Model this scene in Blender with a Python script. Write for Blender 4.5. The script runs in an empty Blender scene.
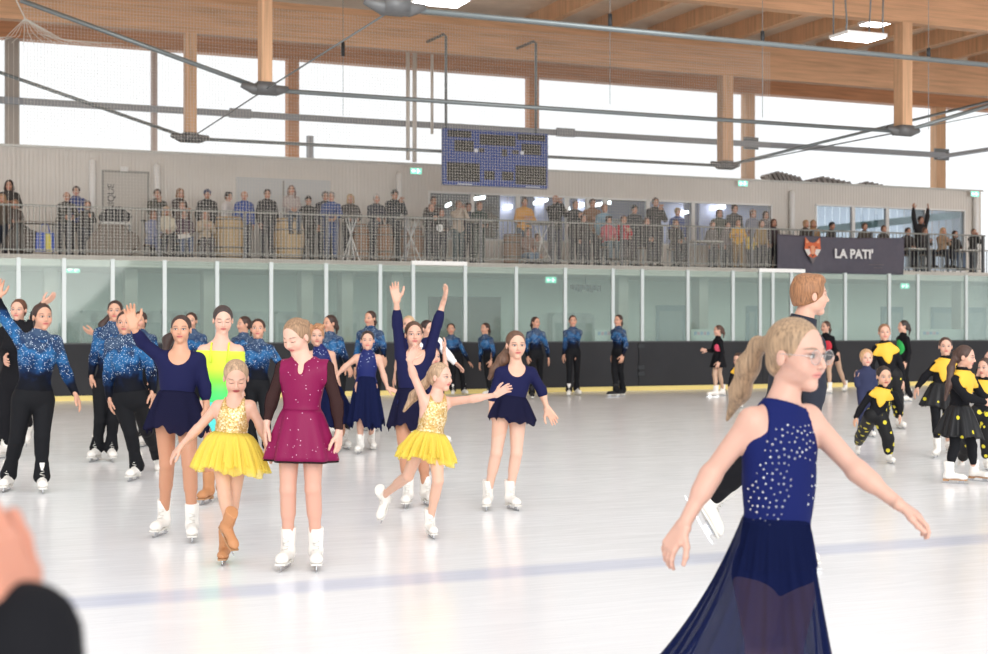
import bpy, math, random
import numpy as np
random.seed(7)
# ---------------------------------------------------------------- camera, world, exposure
F, CX, HY, CH = 1440.0, 494.0, 330.0, 1.42
scene = bpy.context.scene
cam_d = bpy.data.cameras.new('camera'); cam = bpy.data.objects.new('camera', cam_d)
scene.collection.objects.link(cam); scene.camera = cam
cam.location = (0, 0, CH); cam.rotation_euler = (math.pi/2, 0, 0)
cam_d.sensor_width = 36; cam_d.lens = F*36/988; cam_d.shift_y = (HY-327)/988
cam_d.clip_start = .05; cam_d.clip_end = 400
cam_d.dof.use_dof = True; cam_d.dof.focus_distance = 9.0; cam_d.dof.aperture_fstop = 4.2
w = bpy.data.worlds.new('world'); scene.world = w; w.use_nodes = True
nt = w.node_tree; nt.nodes.clear()
wo = nt.nodes.new('ShaderNodeOutputWorld'); wb = nt.nodes.new('ShaderNodeBackground')
tc = nt.nodes.new('ShaderNodeTexCoord'); sx = nt.nodes.new('ShaderNodeSeparateXYZ'); cr = nt.nodes.new('ShaderNodeValToRGB')
nt.links.new(tc.outputs['Generated'], sx.inputs[0]); nt.links.new(sx.outputs['Z'], cr.inputs[0])
cr.color_ramp.elements[0].position = 0.0; cr.color_ramp.elements[0].color = (.93, .97, 1, 1)
cr.color_ramp.elements[1].position = .6; cr.color_ramp.elements[1].color = (1, 1, 1, 1)
nt.links.new(cr.outputs[0], wb.inputs['Color']); wb.inputs['Strength'].default_value = .95
nt.links.new(wb.outputs[0], wo.inputs[0])
# added soft fill from the right behind the camera, brightens back wall and people
sd = bpy.data.lights.new('fill_sun', 'SUN'); sd.energy = 2.0; sd.angle = math.radians(50); sd.color = (1, .985, .96)
so = bpy.data.objects.new('fill_sun', sd); scene.collection.objects.link(so); so.rotation_euler = (math.radians(71), 0, math.radians(12))
vs = scene.view_settings; vs.view_transform = 'Standard'; vs.look = 'None'; vs.gamma = 1; vs.use_curve_mapping = False
vs.exposure = 0.30
scene.cycles.max_bounces = 8; scene.cycles.transparent_max_bounces = 24; scene.cycles.caustics_reflective = False
# ---------------------------------------------------------------- frames
TH = math.radians(22.75); CT, ST = math.cos(TH), math.sin(TH)
def P(px, py, Y): return np.array([(px-CX)/F*Y, Y, CH-(py-HY)/F*Y])
def W(s, d, z=0): return np.array([s*CT-d*ST, s*ST+d*CT, z])
def spx(px, d):                      # s of the point seen at column px in the plane d
    t = (px-CX)/F; return d*(ST+t*CT)/(CT-t*ST)
def ydep(px, d): s = spx(px, d); return s*ST+d*CT
def zpx(px, py, d): return CH-(py-HY)/F*ydep(px, d)
def SDZ(px, py, d): return (spx(px, d), d, zpx(px, py, d))
# ---------------------------------------------------------------- object helpers
COL = scene.collection
def tag(o, label=None, cat=None, group=None, kind=None):
    if label: o['label'] = label
    if cat: o['category'] = cat
    if group: o['group'] = group
    if kind: o['kind'] = kind
    return o
def empty(name, loc=(0, 0, 0), rz=0):
    o = bpy.data.objects.new(name, None); COL.objects.link(o); o.location = tuple(loc); o.rotation_euler = (0, 0, rz)
    o.empty_display_size = .1; return o
def hall(name, s, d, z=0): return empty(name, W(s, d, z), TH)
def mesh_obj(name, V, Q, mats, parent=None, smooth=True, loc=None, rz=0, col=None, g=None, mi=None):
    me = bpy.data.meshes.new(name)
    if isinstance(V, np.ndarray) and isinstance(Q, np.ndarray):
        nv, nq, k = len(V), len(Q), Q.shape[1]
        me.vertices.add(nv); me.vertices.foreach_set('co', V.astype(np.float32).ravel())
        me.loops.add(nq*k); me.loops.foreach_set('vertex_index', Q.astype(np.int32).ravel())
        me.polygons.add(nq); me.polygons.foreach_set('loop_start', np.arange(0, nq*k, k, dtype=np.int32))
        me.update(calc_edges=True)
    else:
        me.from_pydata([tuple(map(float, v)) for v in V], [], [tuple(map(int, q)) for q in Q]); me.update()
    me.polygons.foreach_set('use_smooth', np.full(len(me.polygons), smooth))
    if col is not None:
        a = me.color_attributes.new('Col', 'FLOAT_COLOR', 'POINT'); c4 = np.ones((len(V), 4), np.float32); c4[:, :3] = col
        a.data.foreach_set('color', c4.ravel())
    if g is not None:
        a = me.attributes.new('g', 'FLOAT', 'POINT'); a.data.foreach_set('value', g.astype(np.float32))
    for m in (mats if isinstance(mats, (list, tuple)) else [mats]): me.materials.append(m)
    if mi is not None: me.polygons.foreach_set('material_index', np.asarray(mi, np.int32))
    o = bpy.data.objects.new(name, me); COL.objects.link(o)
    if loc is not None: o.location = tuple(loc)
    o.rotation_euler = (0, 0, rz)
    if parent: o.parent = parent
    return o
class MB:
    def __init__(s): s.v = []; s.f = []
    def box(s, x0, x1, y0, y1, z0, z1):
        b = len(s.v); s.v += [(x, y, z) for z in (z0, z1) for y in (y0, y1) for x in (x0, x1)]
        s.f += [(b, b+2, b+3, b+1), (b+4, b+5, b+7, b+6), (b, b+1, b+5, b+4), (b+2, b+6, b+7, b+3), (b, b+4, b+6, b+2), (b+1, b+3, b+7, b+5)]; return s
    def obox(s, c, ax, ay, az):          # oriented box, half-axis vectors
        c, ax, ay, az = map(np.asarray, (c, ax, ay, az)); b = len(s.v)
        s.v += [tuple(c+i*ax+j*ay+k*az) for k in (-1, 1) for j in (-1, 1) for i in (-1, 1)]
        s.f += [(b, b+2, b+3, b+1), (b+4, b+5, b+7, b+6), (b, b+1, b+5, b+4), (b+2, b+6, b+7, b+3), (b, b+4, b+6, b+2), (b+1, b+3, b+7, b+5)]; return s
    def tube(s, pts, r, n=8, cap=True):
        pts = [np.asarray(p, float) for p in pts]; rs = r if isinstance(r, (list, tuple)) else [r]*len(pts); rings = []
        for i, p in enumerate(pts):
            d = pts[min(i+1, len(pts)-1)]-pts[max(i-1, 0)]; d = d/(np.linalg.norm(d)+1e-9)
            h = np.array([0, 0, 1.]) if abs(d[2]) < .9 else np.array([1., 0, 0])
            a = np.cross(d, h); a /= np.linalg.norm(a); c = np.cross(d, a); b = len(s.v)
            s.v += [tuple(p+rs[i]*(a*math.cos(q)+c*math.sin(q))) for q in [2*math.pi*k/n for k in range(n)]]; rings.append(b)
        for i in range(len(rings)-1):
            for k in range(n):
                s.f.append((rings[i]+k, rings[i]+(k+1) % n, rings[i+1]+(k+1) % n, rings[i+1]+k))
        if cap: s.f.append(tuple(rings[0]+k for k in range(n))[::-1]); s.f.append(tuple(rings[-1]+k for k in range(n)))
        return s
    def lathe(s, prof, c=(0, 0, 0), n=24):
        c = np.asarray(c, float); b = len(s.v)
        for r, z in prof: s.v += [(c[0]+r*math.cos(2*math.pi*k/n), c[1]+r*math.sin(2*math.pi*k/n), c[2]+z) for k in range(n)]
        for i in range(len(prof)-1):
            for k in range(n): s.f.append((b+i*n+k, b+i*n+(k+1) % n, b+(i+1)*n+(k+1) % n, b+(i+1)*n+k))
        s.f.append(tuple(b+k for k in range(n))[::-1]); s.f.append(tuple(b+(len(prof)-1)*n+k for k in range(n))); return s
    def prism(s, poly, y0, y1):          # polygon in x,z extruded along y
        b = len(s.v); n = len(poly); s.v += [(x, y0, z) for x, z in poly]+[(x, y1, z) for x, z in poly]
        s.f.append(tuple(b+k for k in range(n))); s.f.append(tuple(b+n+k for k in range(n))[::-1])
        for k in range(n): s.f.append((b+k, b+n+k, b+n+(k+1) % n, b+(k+1) % n))
        return s
    def build(s, name, m, parent=None, smooth=False, loc=None, rz=0): return mesh_obj(name, s.v, s.f, m, parent, smooth, loc, rz)
def struct(mb, name, m, smooth=False, parent=None):
    o = mb.build(name, m, parent, smooth, None, TH if parent is None else 0)
    if parent is None: o['kind'] = 'structure'
    return o
# ---------------------------------------------------------------- materials
MC = {}
def mat(name, c=(.5, .5, .5), rough=.6, metal=0, bump=0, bscale=60, var=0, vscale=8, emit=0, sheen=0, stretch=None, coat=0, spec=.5):
    if name in MC: return MC[name]
    m = bpy.data.materials.new(name); m.use_nodes = True; n = m.node_tree.nodes; l = m.node_tree.links; p = n['Principled BSDF']
    p.inputs['Base Color'].default_value = (*c, 1); p.inputs['Roughness'].default_value = rough; p.inputs['Metallic'].default_value = metal
    p.inputs['Specular IOR Level'].default_value = spec
    if coat: p.inputs['Coat Weight'].default_value = coat
    if sheen: p.inputs['Sheen Weight'].default_value = sheen
    if emit: p.inputs['Emission Color'].default_value = (*c, 1); p.inputs['Emission Strength'].default_value = emit
    t = n.new('ShaderNodeTexCoord'); mp = n.new('ShaderNodeMapping'); l.new(t.outputs['Object'], mp.inputs[0])
    if stretch: mp.inputs['Scale'].default_value = stretch
    if var:
        z = n.new('ShaderNodeTexNoise'); z.inputs['Scale'].default_value = vscale; z.inputs['Detail'].default_value = 5; l.new(mp.outputs[0], z.inputs[0])
        mr = n.new('ShaderNodeMapRange'); mr.inputs[1].default_value = .3; mr.inputs[2].default_value = .7; mr.inputs[3].default_value = 1-var; mr.inputs[4].default_value = 1+var
        l.new(z.outputs[0], mr.inputs[0]); h = n.new('ShaderNodeVectorMath'); h.operation = 'SCALE'; h.inputs[0].default_value = c
        l.new(mr.outputs[0], h.inputs['Scale']); l.new(h.outputs[0], p.inputs['Base Color'])
    if bump:
        z = n.new('ShaderNodeTexNoise'); z.inputs['Scale'].default_value = bscale; z.inputs['Detail'].default_value = 3; l.new(mp.outputs[0], z.inputs[0])
        b = n.new('ShaderNodeBump'); b.inputs['Strength'].default_value = bump; b.inputs['Distance'].default_value = .01; l.new(z.outputs[0], b.inputs['Height']); l.new(b.outputs[0], p.inputs['Normal'])
    MC[name] = m; return m
def nodes(m): return m.node_tree.nodes, m.node_tree.links, m.node_tree.nodes['Principled BSDF']
def srgb(r, g, b):
    f = lambda x: (x/255)/12.92 if x <= 10 else ((x/255+.055)/1.055)**2.4
    return (f(r), f(g), f(b))
def ramp(n, l, src, stops):
    r = n.new('ShaderNodeValToRGB'); e = r.color_ramp.elements
    while len(e) < len(stops): e.new(.5)
    for q, (p_, c_) in zip(e, stops): q.position = p_; q.color = (*c_, 1)
    l.new(src, r.inputs[0]); return r
def skin_mat():
    m = mat('skin', (.8, .6, .5), .5, bump=.03, bscale=180); n, l, p = nodes(m)
    a = n.new('ShaderNodeAttribute'); a.attribute_name = 'Col'; l.new(a.outputs['Color'], p.inputs['Base Color'])
    p.inputs['Subsurface Weight'].default_value = .12; p.inputs['Subsurface Radius'].default_value = (.02, .008, .004); p.inputs['Subsurface Scale'].default_value = .5
    return m
SKIN = skin_mat()
def galaxy_mat():
    m = mat('galaxy_fabric', (.02, .1, .3), .7, bump=.1, bscale=200, spec=.12); n, l, p = nodes(m)
    a = n.new('ShaderNodeAttribute'); a.attribute_name = 'g'; t = n.new('ShaderNodeTexCoord')
    z = n.new('ShaderNodeTexNoise'); z.inputs['Scale'].default_value = 9; z.inputs['Detail'].default_value = 6; l.new(t.outputs['Object'], z.inputs[0])
    ad = n.new('ShaderNodeMath'); ad.operation = 'MULTIPLY_ADD'; ad.inputs[1].default_value = .9; ad.inputs[2].default_value = -.45; l.new(z.outputs[0], ad.inputs[0])
    su = n.new('ShaderNodeMath'); su.operation = 'ADD'; l.new(a.outputs['Fac'], su.inputs[0]); l.new(ad.outputs[0], su.inputs[1])
    r = ramp(n, l, su.outputs[0], [(0.0, srgb(14, 15, 20)), (.26, srgb(14, 18, 30)), (.36, srgb(14, 24, 48)), (.55, srgb(24, 60, 104)), (.72, srgb(44, 100, 150)), (.88, srgb(34, 52, 84)), (1, srgb(60, 78, 104))])
    v = n.new('ShaderNodeTexVoronoi'); v.inputs['Scale'].default_value = 62; l.new(t.outputs['Object'], v.inputs[0])
    lt = n.new('ShaderNodeMath'); lt.operation = 'LESS_THAN'; lt.inputs[1].default_value = .20; l.new(v.outputs['Distance'], lt.inputs[0])
    gr = n.new('ShaderNodeMath'); gr.operation = 'GREATER_THAN'; gr.inputs[1].default_value = .42; l.new(a.outputs['Fac'], gr.inputs[0])
    mu = n.new('ShaderNodeMath'); mu.operation = 'MULTIPLY'; l.new(lt.outputs[0], mu.inputs[0]); l.new(gr.outputs[0], mu.inputs[1])
    mx = n.new('ShaderNodeMix'); mx.data_type = 'RGBA'; l.new(mu.outputs[0], mx.inputs[0]); l.new(r.outputs[0], mx.inputs[6]); mx.inputs[7].default_value = (.75, .85, .95, 1)
    l.new(mx.outputs[2], p.inputs['Base Color']); return m
GALAXY = galaxy_mat()
def dots_mat(name, base, dot, scale, thr, rough=.5, metal_dot=0, gmin=None, bump=.1):
    m = mat(name, base, rough, bump=bump, bscale=90, spec=.2); n, l, p = nodes(m)
    t = n.new('ShaderNodeTexCoord'); v = n.new('ShaderNodeTexVoronoi'); v.inputs['Scale'].default_value = scale; l.new(t.outputs['Object'], v.inputs[0])
    lt = n.new('ShaderNodeMath'); lt.operation = 'LESS_THAN'; lt.inputs[1].default_value = thr; l.new(v.outputs['Distance'], lt.inputs[0]); s = lt.outputs[0]
    if gmin is not None:
        a = n.new('ShaderNodeAttribute'); a.attribute_name = 'g'; gr = n.new('ShaderNodeMath'); gr.operation = 'GREATER_THAN'; gr.inputs[1].default_value = gmin
        l.new(a.outputs['Fac'], gr.inputs[0]); mu = n.new('ShaderNodeMath'); mu.operation = 'MULTIPLY'; l.new(s, mu.inputs[0]); l.new(gr.outputs[0], mu.inputs[1]); s = mu.outputs[0]
    mx = n.new('ShaderNodeMix'); mx.data_type = 'RGBA'; l.new(s, mx.inputs[0]); mx.inputs[6].default_value = (*base, 1); mx.inputs[7].default_value = (*dot, 1)
    l.new(mx.outputs[2], p.inputs['Base Color']); return m
def sequin_mat():
    m = mat('gold_sequins', srgb(214, 170, 80), .38, .55); n, l, p = nodes(m); t = n.new('ShaderNodeTexCoord')
    v = n.new('ShaderNodeTexVoronoi'); v.inputs['Scale'].default_value = 95; l.new(t.outputs['Object'], v.inputs[0])
    r = ramp(n, l, v.outputs['Color'], [(0, srgb(176, 136, 70)), (.5, srgb(216, 180, 116)), (1, srgb(250, 238, 205))]); l.new(r.outputs[0], p.inputs['Base Color'])
    b = n.new('ShaderNodeBump'); b.inputs['Strength'].default_value = .6; b.inputs['Distance'].default_value = .006; l.new(v.outputs['Distance'], b.inputs['Height']); l.new(b.outputs[0], p.inputs['Normal'])
    return m
SEQUIN = sequin_mat()
def sheer_mat(name, c, alpha, rough=.6, trans=.4):
    m = bpy.data.materials.new(name); m.use_nodes = True; n = m.node_tree.nodes; l = m.node_tree.links; n.clear()
    o = n.new('ShaderNodeOutputMaterial'); d = n.new('ShaderNodeBsdfDiffuse'); tl = n.new('ShaderNodeBsdfTranslucent'); tr = n.new('ShaderNodeBsdfTransparent')
    for q in (d, tl): q.inputs[0].default_value = (*c, 1)
    a = n.new('ShaderNodeMixShader'); a.inputs[0].default_value = trans; l.new(d.outputs[0], a.inputs[1]); l.new(tl.outputs[0], a.inputs[2])
    b = n.new('ShaderNodeMixShader'); b.inputs[0].default_value = alpha; l.new(tr.outputs[0], b.inputs[1]); l.new(a.outputs[0], b.inputs[2]); l.new(b.outputs[0], o.inputs[0])
    MC[name] = m; return m
def neon_mat():
    m = mat('neon_fabric', (.7, 1, .05), .5, bump=.15, bscale=60, stretch=(3, 3, .4)); n, l, p = nodes(m)
    a = n.new('ShaderNodeAttribute'); a.attribute_name = 'g'
    r = ramp(n, l, a.outputs['Fac'], [(0, srgb(60, 205, 110)), (.15, srgb(70, 222, 90)), (.36, srgb(130, 232, 60)), (.55, srgb(198, 222, 50)), (1, srgb(208, 228, 62))]); l.new(r.outputs[0], p.inputs['Base Color']); return m
NEON = neon_mat()
# ---------------------------------------------------------------- implicit surfaces -> meshes
def nrm(v): v = np.asarray(v, float); return v/(np.linalg.norm(v)+1e-9)
def cone(a, b, ra, rb, k=.02, ax=None, q=1): return dict(t='c', a=np.asarray(a, float), b=np.asarray(b, float), ra=ra, rb=rb, k=k, ax=ax, q=q, s=1)
def ell(c, r, R=None, k=.02, s=1): return dict(t='e', c=np.asarray(c, float), r=np.asarray(r, float), R=np.eye(3) if R is None else np.asarray(R), k=k, s=s)
def sub(p): p = dict(p); p['s'] = -1; return p
def ext(p, off=0):
    if p['t'] == 'c': r = max(p['ra'], p['rb'])+off; return np.minimum(p['a'], p['b'])-r, np.maximum(p['a'], p['b'])+r
    e = np.sqrt(((p['R']*p['r'][:, None])**2).sum(0))+off; return p['c']-e, p['c']+e
def pdist(p, X):
    if p['t'] == 'c':
        ab = p['b']-p['a']; d = X-p['a']; L = ab@ab+1e-12; t = np.clip((d@ab)/L, 0, 1); v = d-t[..., None]*ab
        if p['ax'] is not None: v = v+((p['q']-1)*(v@p['ax']))[..., None]*p['ax']
        return np.sqrt((v*v).sum(-1))-(p['ra']+(p['rb']-p['ra'])*t)
    q = (X-p['c'])@p['R'].T; k0 = np.sqrt(((q/p['r'])**2).sum(-1)); k1 = np.sqrt(((q/p['r']**2)**2).sum(-1))+1e-9
    return k0*(k0-1)/k1
def surf(prims, h, off=0., clips=(), box=None):
    pos = [p for p in prims if p['s'] > 0]; E = [ext(p, off) for p in pos]
    lo = np.min([e[0] for e in E], 0)-3*h; hi = np.max([e[1] for e in E], 0)+3*h
    if box is not None: lo = np.maximum(lo, box[0]); hi = np.minimum(hi, box[1])
    dims = np.maximum(np.ceil((hi-lo)/h).astype(int)+1, 3)
    if np.prod(dims.astype(float)) > 3e7: h *= 1.5; dims = np.ceil((hi-lo)/h).astype(int)+1
    Fd = np.full(dims, 1., np.float32); ax = [lo[i]+h*np.arange(dims[i]) for i in range(3)]
    for p in prims:
        l0, h0 = ext(p, off); pad = p['k']+3*h
        i0 = np.clip(np.floor((l0-pad-lo)/h).astype(int), 0, dims); i1 = np.clip(np.ceil((h0+pad-lo)/h).astype(int)+1, 0, dims)
        if (i1 <= i0).any(): continue
        sl = tuple(slice(i0[j], i1[j]) for j in range(3))
        X = np.stack(np.meshgrid(*[ax[j][sl[j]] for j in range(3)], indexing='ij'), -1); k = max(p['k'], 1e-5)
        if p['s'] > 0:
            d = pdist(p, X)-off; f = Fd[sl]; hh = np.maximum(k-np.abs(f-d), 0)/k; Fd[sl] = np.minimum(f, d)-hh*hh*k*.25
        else:
            d = -pdist(p, X); f = Fd[sl]; hh = np.maximum(k-np.abs(f-d), 0)/k; Fd[sl] = np.maximum(f, d)+hh*hh*k*.25
    if clips:
        X = np.stack(np.meshgrid(*ax, indexing='ij'), -1)
        for c in clips: Fd = np.maximum(Fd, c(X))
    if box is None: 
        for j in range(3):
            s = [slice(None)]*3
            for e in (0, -1): s[j] = e; Fd[tuple(s)] = 1
    S = Fd < 0; n = dims-1
    cnt = np.zeros(n, np.int8); C8 = [(i, j, k) for i in (0, 1) for j in (0, 1) for k in (0, 1)]
    for i, j, k in C8: cnt += S[i:i+n[0], j:j+n[1], k:k+n[2]]
    I = np.argwhere((cnt > 0) & (cnt < 8))
    if len(I) == 0: return np.zeros((0, 3)), np.zeros((0, 4), int)
    idx = np.full(n, -1, np.int64); idx[tuple(I.T)] = np.arange(len(I))
    cv = np.stack([Fd[I[:, 0]+i, I[:, 1]+j, I[:, 2]+k] for i, j, k in C8], 1); C = np.array(C8, float)
    acc = np.zeros((len(I), 3)); m = np.zeros(len(I))
    for a in range(8):
        for b in range(a+1, 8):
            if np.abs(C[a]-C[b]).sum() != 1: continue
            x = (cv[:, a] < 0) != (cv[:, b] < 0); t = np.where(x, cv[:, a]/(cv[:, a]-cv[:, b]+1e-20), 0)
            acc += np.where(x[:, None], C[a]+t[:, None]*(C[b]-C[a]), 0); m += x
    V = lo+h*(I+acc/np.maximum(m, 1)[:, None]); Q = []
    for a in range(3):
        b, c = (a+1) % 3, (a+2) % 3; s0 = [slice(None)]*3; s1 = [slice(None)]*3; s0[a] = slice(0, -1); s1[a] = slice(1, None)
        A, B = S[tuple(s0)], S[tuple(s1)]; E_ = np.argwhere(A != B); E_ = E_[(E_[:, b] > 0) & (E_[:, c] > 0) & (E_[:, b] < n[b]) & (E_[:, c] < n[c])]
        if len(E_) == 0: continue
        ins = A[tuple(E_.T)]; q = []
        for db, dc in ((-1, -1), (0, -1), (0, 0), (-1, 0)):
            e = E_.copy(); e[:, b] += db; e[:, c] += dc; q.append(idx[tuple(e.T)])
        q = np.stack(q, 1); q[~ins] = q[~ins][:, ::-1]; Q.append(q)
    Q = np.concatenate(Q); Q = Q[(Q >= 0).all(1)]
    return V, Q
def inball(V, Q, c, r, inside):
    m = np.linalg.norm(V[Q].mean(1)-c, axis=1) < r; Q = Q[m if inside else ~m]
    u, inv = np.unique(Q, return_inverse=True); return V[u], inv.reshape(Q.shape)
def join(parts):
    V, Q, o = [], [], 0
    for v, q in parts:
        if len(q): V.append(v); Q.append(q+o); o += len(v)
    return np.concatenate(V), np.concatenate(Q)
# ---------------------------------------------------------------- skates and shoes
LEATHER = mat('white_boot_leather', srgb(236, 232, 226), .45, bump=.15, bscale=40, var=.04)
TANBOOT = mat('tan_boot_cover', srgb(190, 132, 88), .6, var=.06)
BLACKBOOT = mat('black_boot_cover', srgb(24, 24, 28), .7)
STEEL = mat('blade_steel', srgb(190, 192, 196), .25, .9); SOLE_T = mat('heel_tan', srgb(172, 130, 92), .5); SOLE_W = mat('sole_white', srgb(215, 212, 205), .5)
SM = {}
def skate(parent, loc, yaw, pitch, sc, kind='white', idx=0):
    if not SM:
        pr = [cone((0, .03, .12), (0, .035, .262), .047, .054, .02), ell((0, .045, .095), (.037, .052, .05)), cone((0, .03, .10), (0, -.13, .086), .044, .036, .03), ell((0, -.15, .08), (.041, .05, .03), k=.03),
              cone((0, -.015, .15), (0, -.01, .268), .022, .03, .02)]
        SM['boot'] = surf(pr, .006, clips=[lambda X: .056-X[..., 2], lambda X: X[..., 2]-.272-.12*(X[..., 1]-.03)])
        m = MB(); n = 14; out = []
        for i in range(n):
            y = .095-.29*i/(n-1); wd = .034+.008*math.sin(math.pi*min(1, max(0, (i-4)/9)))-.012*(abs(i-8) > 5)-.006*(3 < i < 7); out.append((wd, y))
        b = len(m.v)
        for z in (.046, .058):
            m.v += [(x, y, z) for x, y in out]+[(-x, y, z) for x, y in out[::-1]]
        k = 2*n; m.f += [tuple(range(k))[::-1], tuple(range(k, 2*k))]+[(i, (i+1) % k, k+(i+1) % k, k+i) for i in range(k)]
        m.box(-.026, .026, .03, .092, .030, .047); SM['sole'] = m
        m = MB(); pf = [(-.215, .012), (-.21, .004), (-.19, .001), (-.1, 0), (.02, 0), (.1, .003), (.115, .008), (.11, .014), (-.18, .014), (-.2, .02)]
        b = 0; m.v += [(-.002, y, z) for y, z in pf]+[(.002, y, z) for y, z in pf]; k = len(pf)
        m.f += [tuple(range(k)), tuple(range(k, 2*k))[::-1]]+[(i, k+i, k+(i+1) % k, (i+1) % k) for i in range(k)]
        m.box(-.003, .003, -.16, -.09, .01, .047).box(-.003, .003, .035, .08, .01, .033).box(-.02, .02, -.17, -.08, .042, .047); SM['blade'] = m
        m = MB()
        for i in range(7):
            z = .115+.021*i; y = -.055+.005*i if i > 1 else -.075+.012*i; s = 1 if i % 2 else -1
            m.tube([(-.02, y+.008, z-.006*s), (0, y-.008, z), (.02, y+.008, z+.006*s)], .0035, 5)
        SM['laces'] = m
        mats = {'white': LEATHER, 'tan': TANBOOT, 'black': BLACKBOOT}
        SM['me'] = {}
        for kd, mt in mats.items():
            o = mesh_obj('skate_boot', SM['boot'][0], SM['boot'][1], mt); SM['me'][kd] = o.data; bpy.data.objects.remove(o)
        for nm, mt in (('sole', SOLE_W), ('blade', STEEL), ('laces', SOLE_W)):
            o = SM[nm].build(nm, mt, None, nm == 'laces'); SM['me'][nm] = o.data; bpy.data.objects.remove(o)
        o = SM['sole'].build('sole', SOLE_T); SM['me']['sole_t'] = o.data; bpy.data.objects.remove(o)
    o = bpy.data.objects.new('skate_boot', SM['me'][kind]); COL.objects.link(o); o.parent = parent; o.location = tuple(loc)
    o.rotation_euler = (math.radians(pitch), 0, math.radians(yaw)); o.scale = (sc,)*3
    for nm in ('sole', 'blade', 'laces'):
        if nm == 'laces' and kind != 'white': continue
        c = bpy.data.objects.new(nm, SM['me']['sole_t' if nm == 'sole' and (kind == 'tan' or idx) else nm]); COL.objects.link(c); c.parent = o
    return o
def rotm(yaw, pitch=0, roll=0):     # columns: person's-right axis A, forward, up.  yaw 0 faces the camera
    y, p, r = map(math.radians, (yaw, pitch, roll))
    A = np.array([-math.cos(y), -math.sin(y), 0]); f = np.array([math.sin(y), -math.cos(y), 0]); u = np.array([0, 0, 1.])
    f2 = f*math.cos(p)-u*math.sin(p); u2 = u*math.cos(p)+f*math.sin(p); A2 = A*math.cos(r)+u2*math.sin(r); u3 = u2*math.cos(r)-A*math.sin(r)
    return A2, f2, u3
# ---------------------------------------------------------------- body
def hand(wr, D, N, fwd, L, curl=.5, spread=.06, k=.004):
    D = nrm(D); N = nrm(N-(N@D)*D); S = np.cross(N, D); S = S if S@fwd > 0 else -S; pr = []
    offs = (.155, .055, -.05, -.15); lens = (.40, .45, .42, .33)
    for i, (o, ln) in enumerate(zip(offs, lens)):
        kn = wr+D*(.50-.04*(i == 3))*L+S*o*L; pr.append(cone(wr+S*o*.5*L, kn, .10*L, .068*L, .05*L))
    pr.append(cone(wr+S*.1*L, wr+D*.30*L+S*.19*L, .10*L, .075*L, .05*L))
    for i, (o, ln) in enumerate(zip(offs, lens)):
        p = wr+D*(.50-.04*(i == 3))*L+S*o*L; ang = curl*(.35+.12*i); dr = nrm(D+S*spread*(1.5-i)*2)
        for j, fr in enumerate((.45, .3, .25)):
            d = nrm(dr*math.cos(ang)+N*math.sin(ang)); q = p+d*ln*L*fr; pr.append(cone(p, q, (.058-.006*j)*L, (.052-.006*j)*L, k)); p = q; ang += curl*.55
    p = wr+D*.14*L+S*.17*L; d = nrm(D*.75+S*.75+N*.25)
    for j, fr in enumerate((.2, .17, .13)):
        q = p+d*L*fr*1.15; pr.append(cone(p, q, (.075-.01*j)*L, (.068-.01*j)*L, k*1.5)); p = q; d = nrm(d+D*.35-S*.15)
    return pr
def torso_prims(J, b, f, A, wd=1., bust=0.):
    nk, hp = J['neck'], J['hip']; up = nrm(nk-hp); tl = np.linalg.norm(nk-hp)/.45
    AS = nrm(J['sA']-J['sB']); ff = nrm(f-(f@up)*up); AH = nrm(np.cross(ff, up)); AH = AH if AH@A > 0 else -AH
    fs = nrm(np.cross(up, AS)); fs = fs if fs@f > 0 else -fs
    Rc = np.array([AS, fs, nrm(np.cross(AS, fs))*np.sign(np.cross(AS, fs)@up)]); Rh = np.array([AH, ff, up]); L = lambda t: nk+(hp-nk)*t; w_ = b*wd
    pr = [ell(L(.98), np.array([.150*w_, .105*w_, .115*tl]), Rh, .04), ell(L(.68), np.array([.112*w_, .085*w_, .14*tl]), Rh, .06*b), ell(L(.36), np.array([.138*w_, .098*w_, .15*tl]), Rc, .06*b),
          ell(L(.17), np.array([.145*w_, .078*w_, .075*tl]), Rc, .05*b), ell(L(1.0)-ff*.045*b, np.array([.125*w_, .085*w_, .10*tl]), Rh, .05*b)]
    if bust:
        for s in (-1, 1): pr.append(ell(L(.37)+fs*.075*w_+AS*s*.062*w_, np.array([.055, .045, .055])*w_*bust, Rc, .03*b))
    return pr, up, ff, AH, tl
def yoke_prims(J, b, wd):
    nk = J['neck']; u = nrm(nk-J['hip']); pr = []
    for s in ('sA', 'sB'):
        pr.append(cone(nk-u*.045*b, nk-u*.03*b+(J[s]-nk)*.85-u*0, .052*b, .046*b*wd, .035*b)); pr.append(cone(nk+u*.035*b, nk+(J[s]-nk)*.55+u*.005*b, .038*b, .036*b, .03*b))
    return pr
def arm_prims(J, s, b, wd, t1=2., off=0.):
    sh, el, wr = J['s'+s], J['e'+s], J['w'+s]; pr = [ell(sh, np.array([.047]*3)*b*wd, k=.03*b)]
    e = el if t1 >= 1 else sh+(el-sh)*t1
    r1 = .044+(.036-.044)*min(t1, 1); pr.append(cone(sh, e, .046*b*wd, r1*b*wd, .02*b))
    if t1 > 1:
        t = t1-1; w2 = el+(wr-el)*t; pr.append(cone(el, w2, .037*b*wd, (.037-.0135*t)*b*wd, .012*b)); m = min(t, .35); pr.append(cone(el+(wr-el)*.08, el+(wr-el)*m, .038*b*wd, .036*b*wd, .02*b))
    return pr
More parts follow.
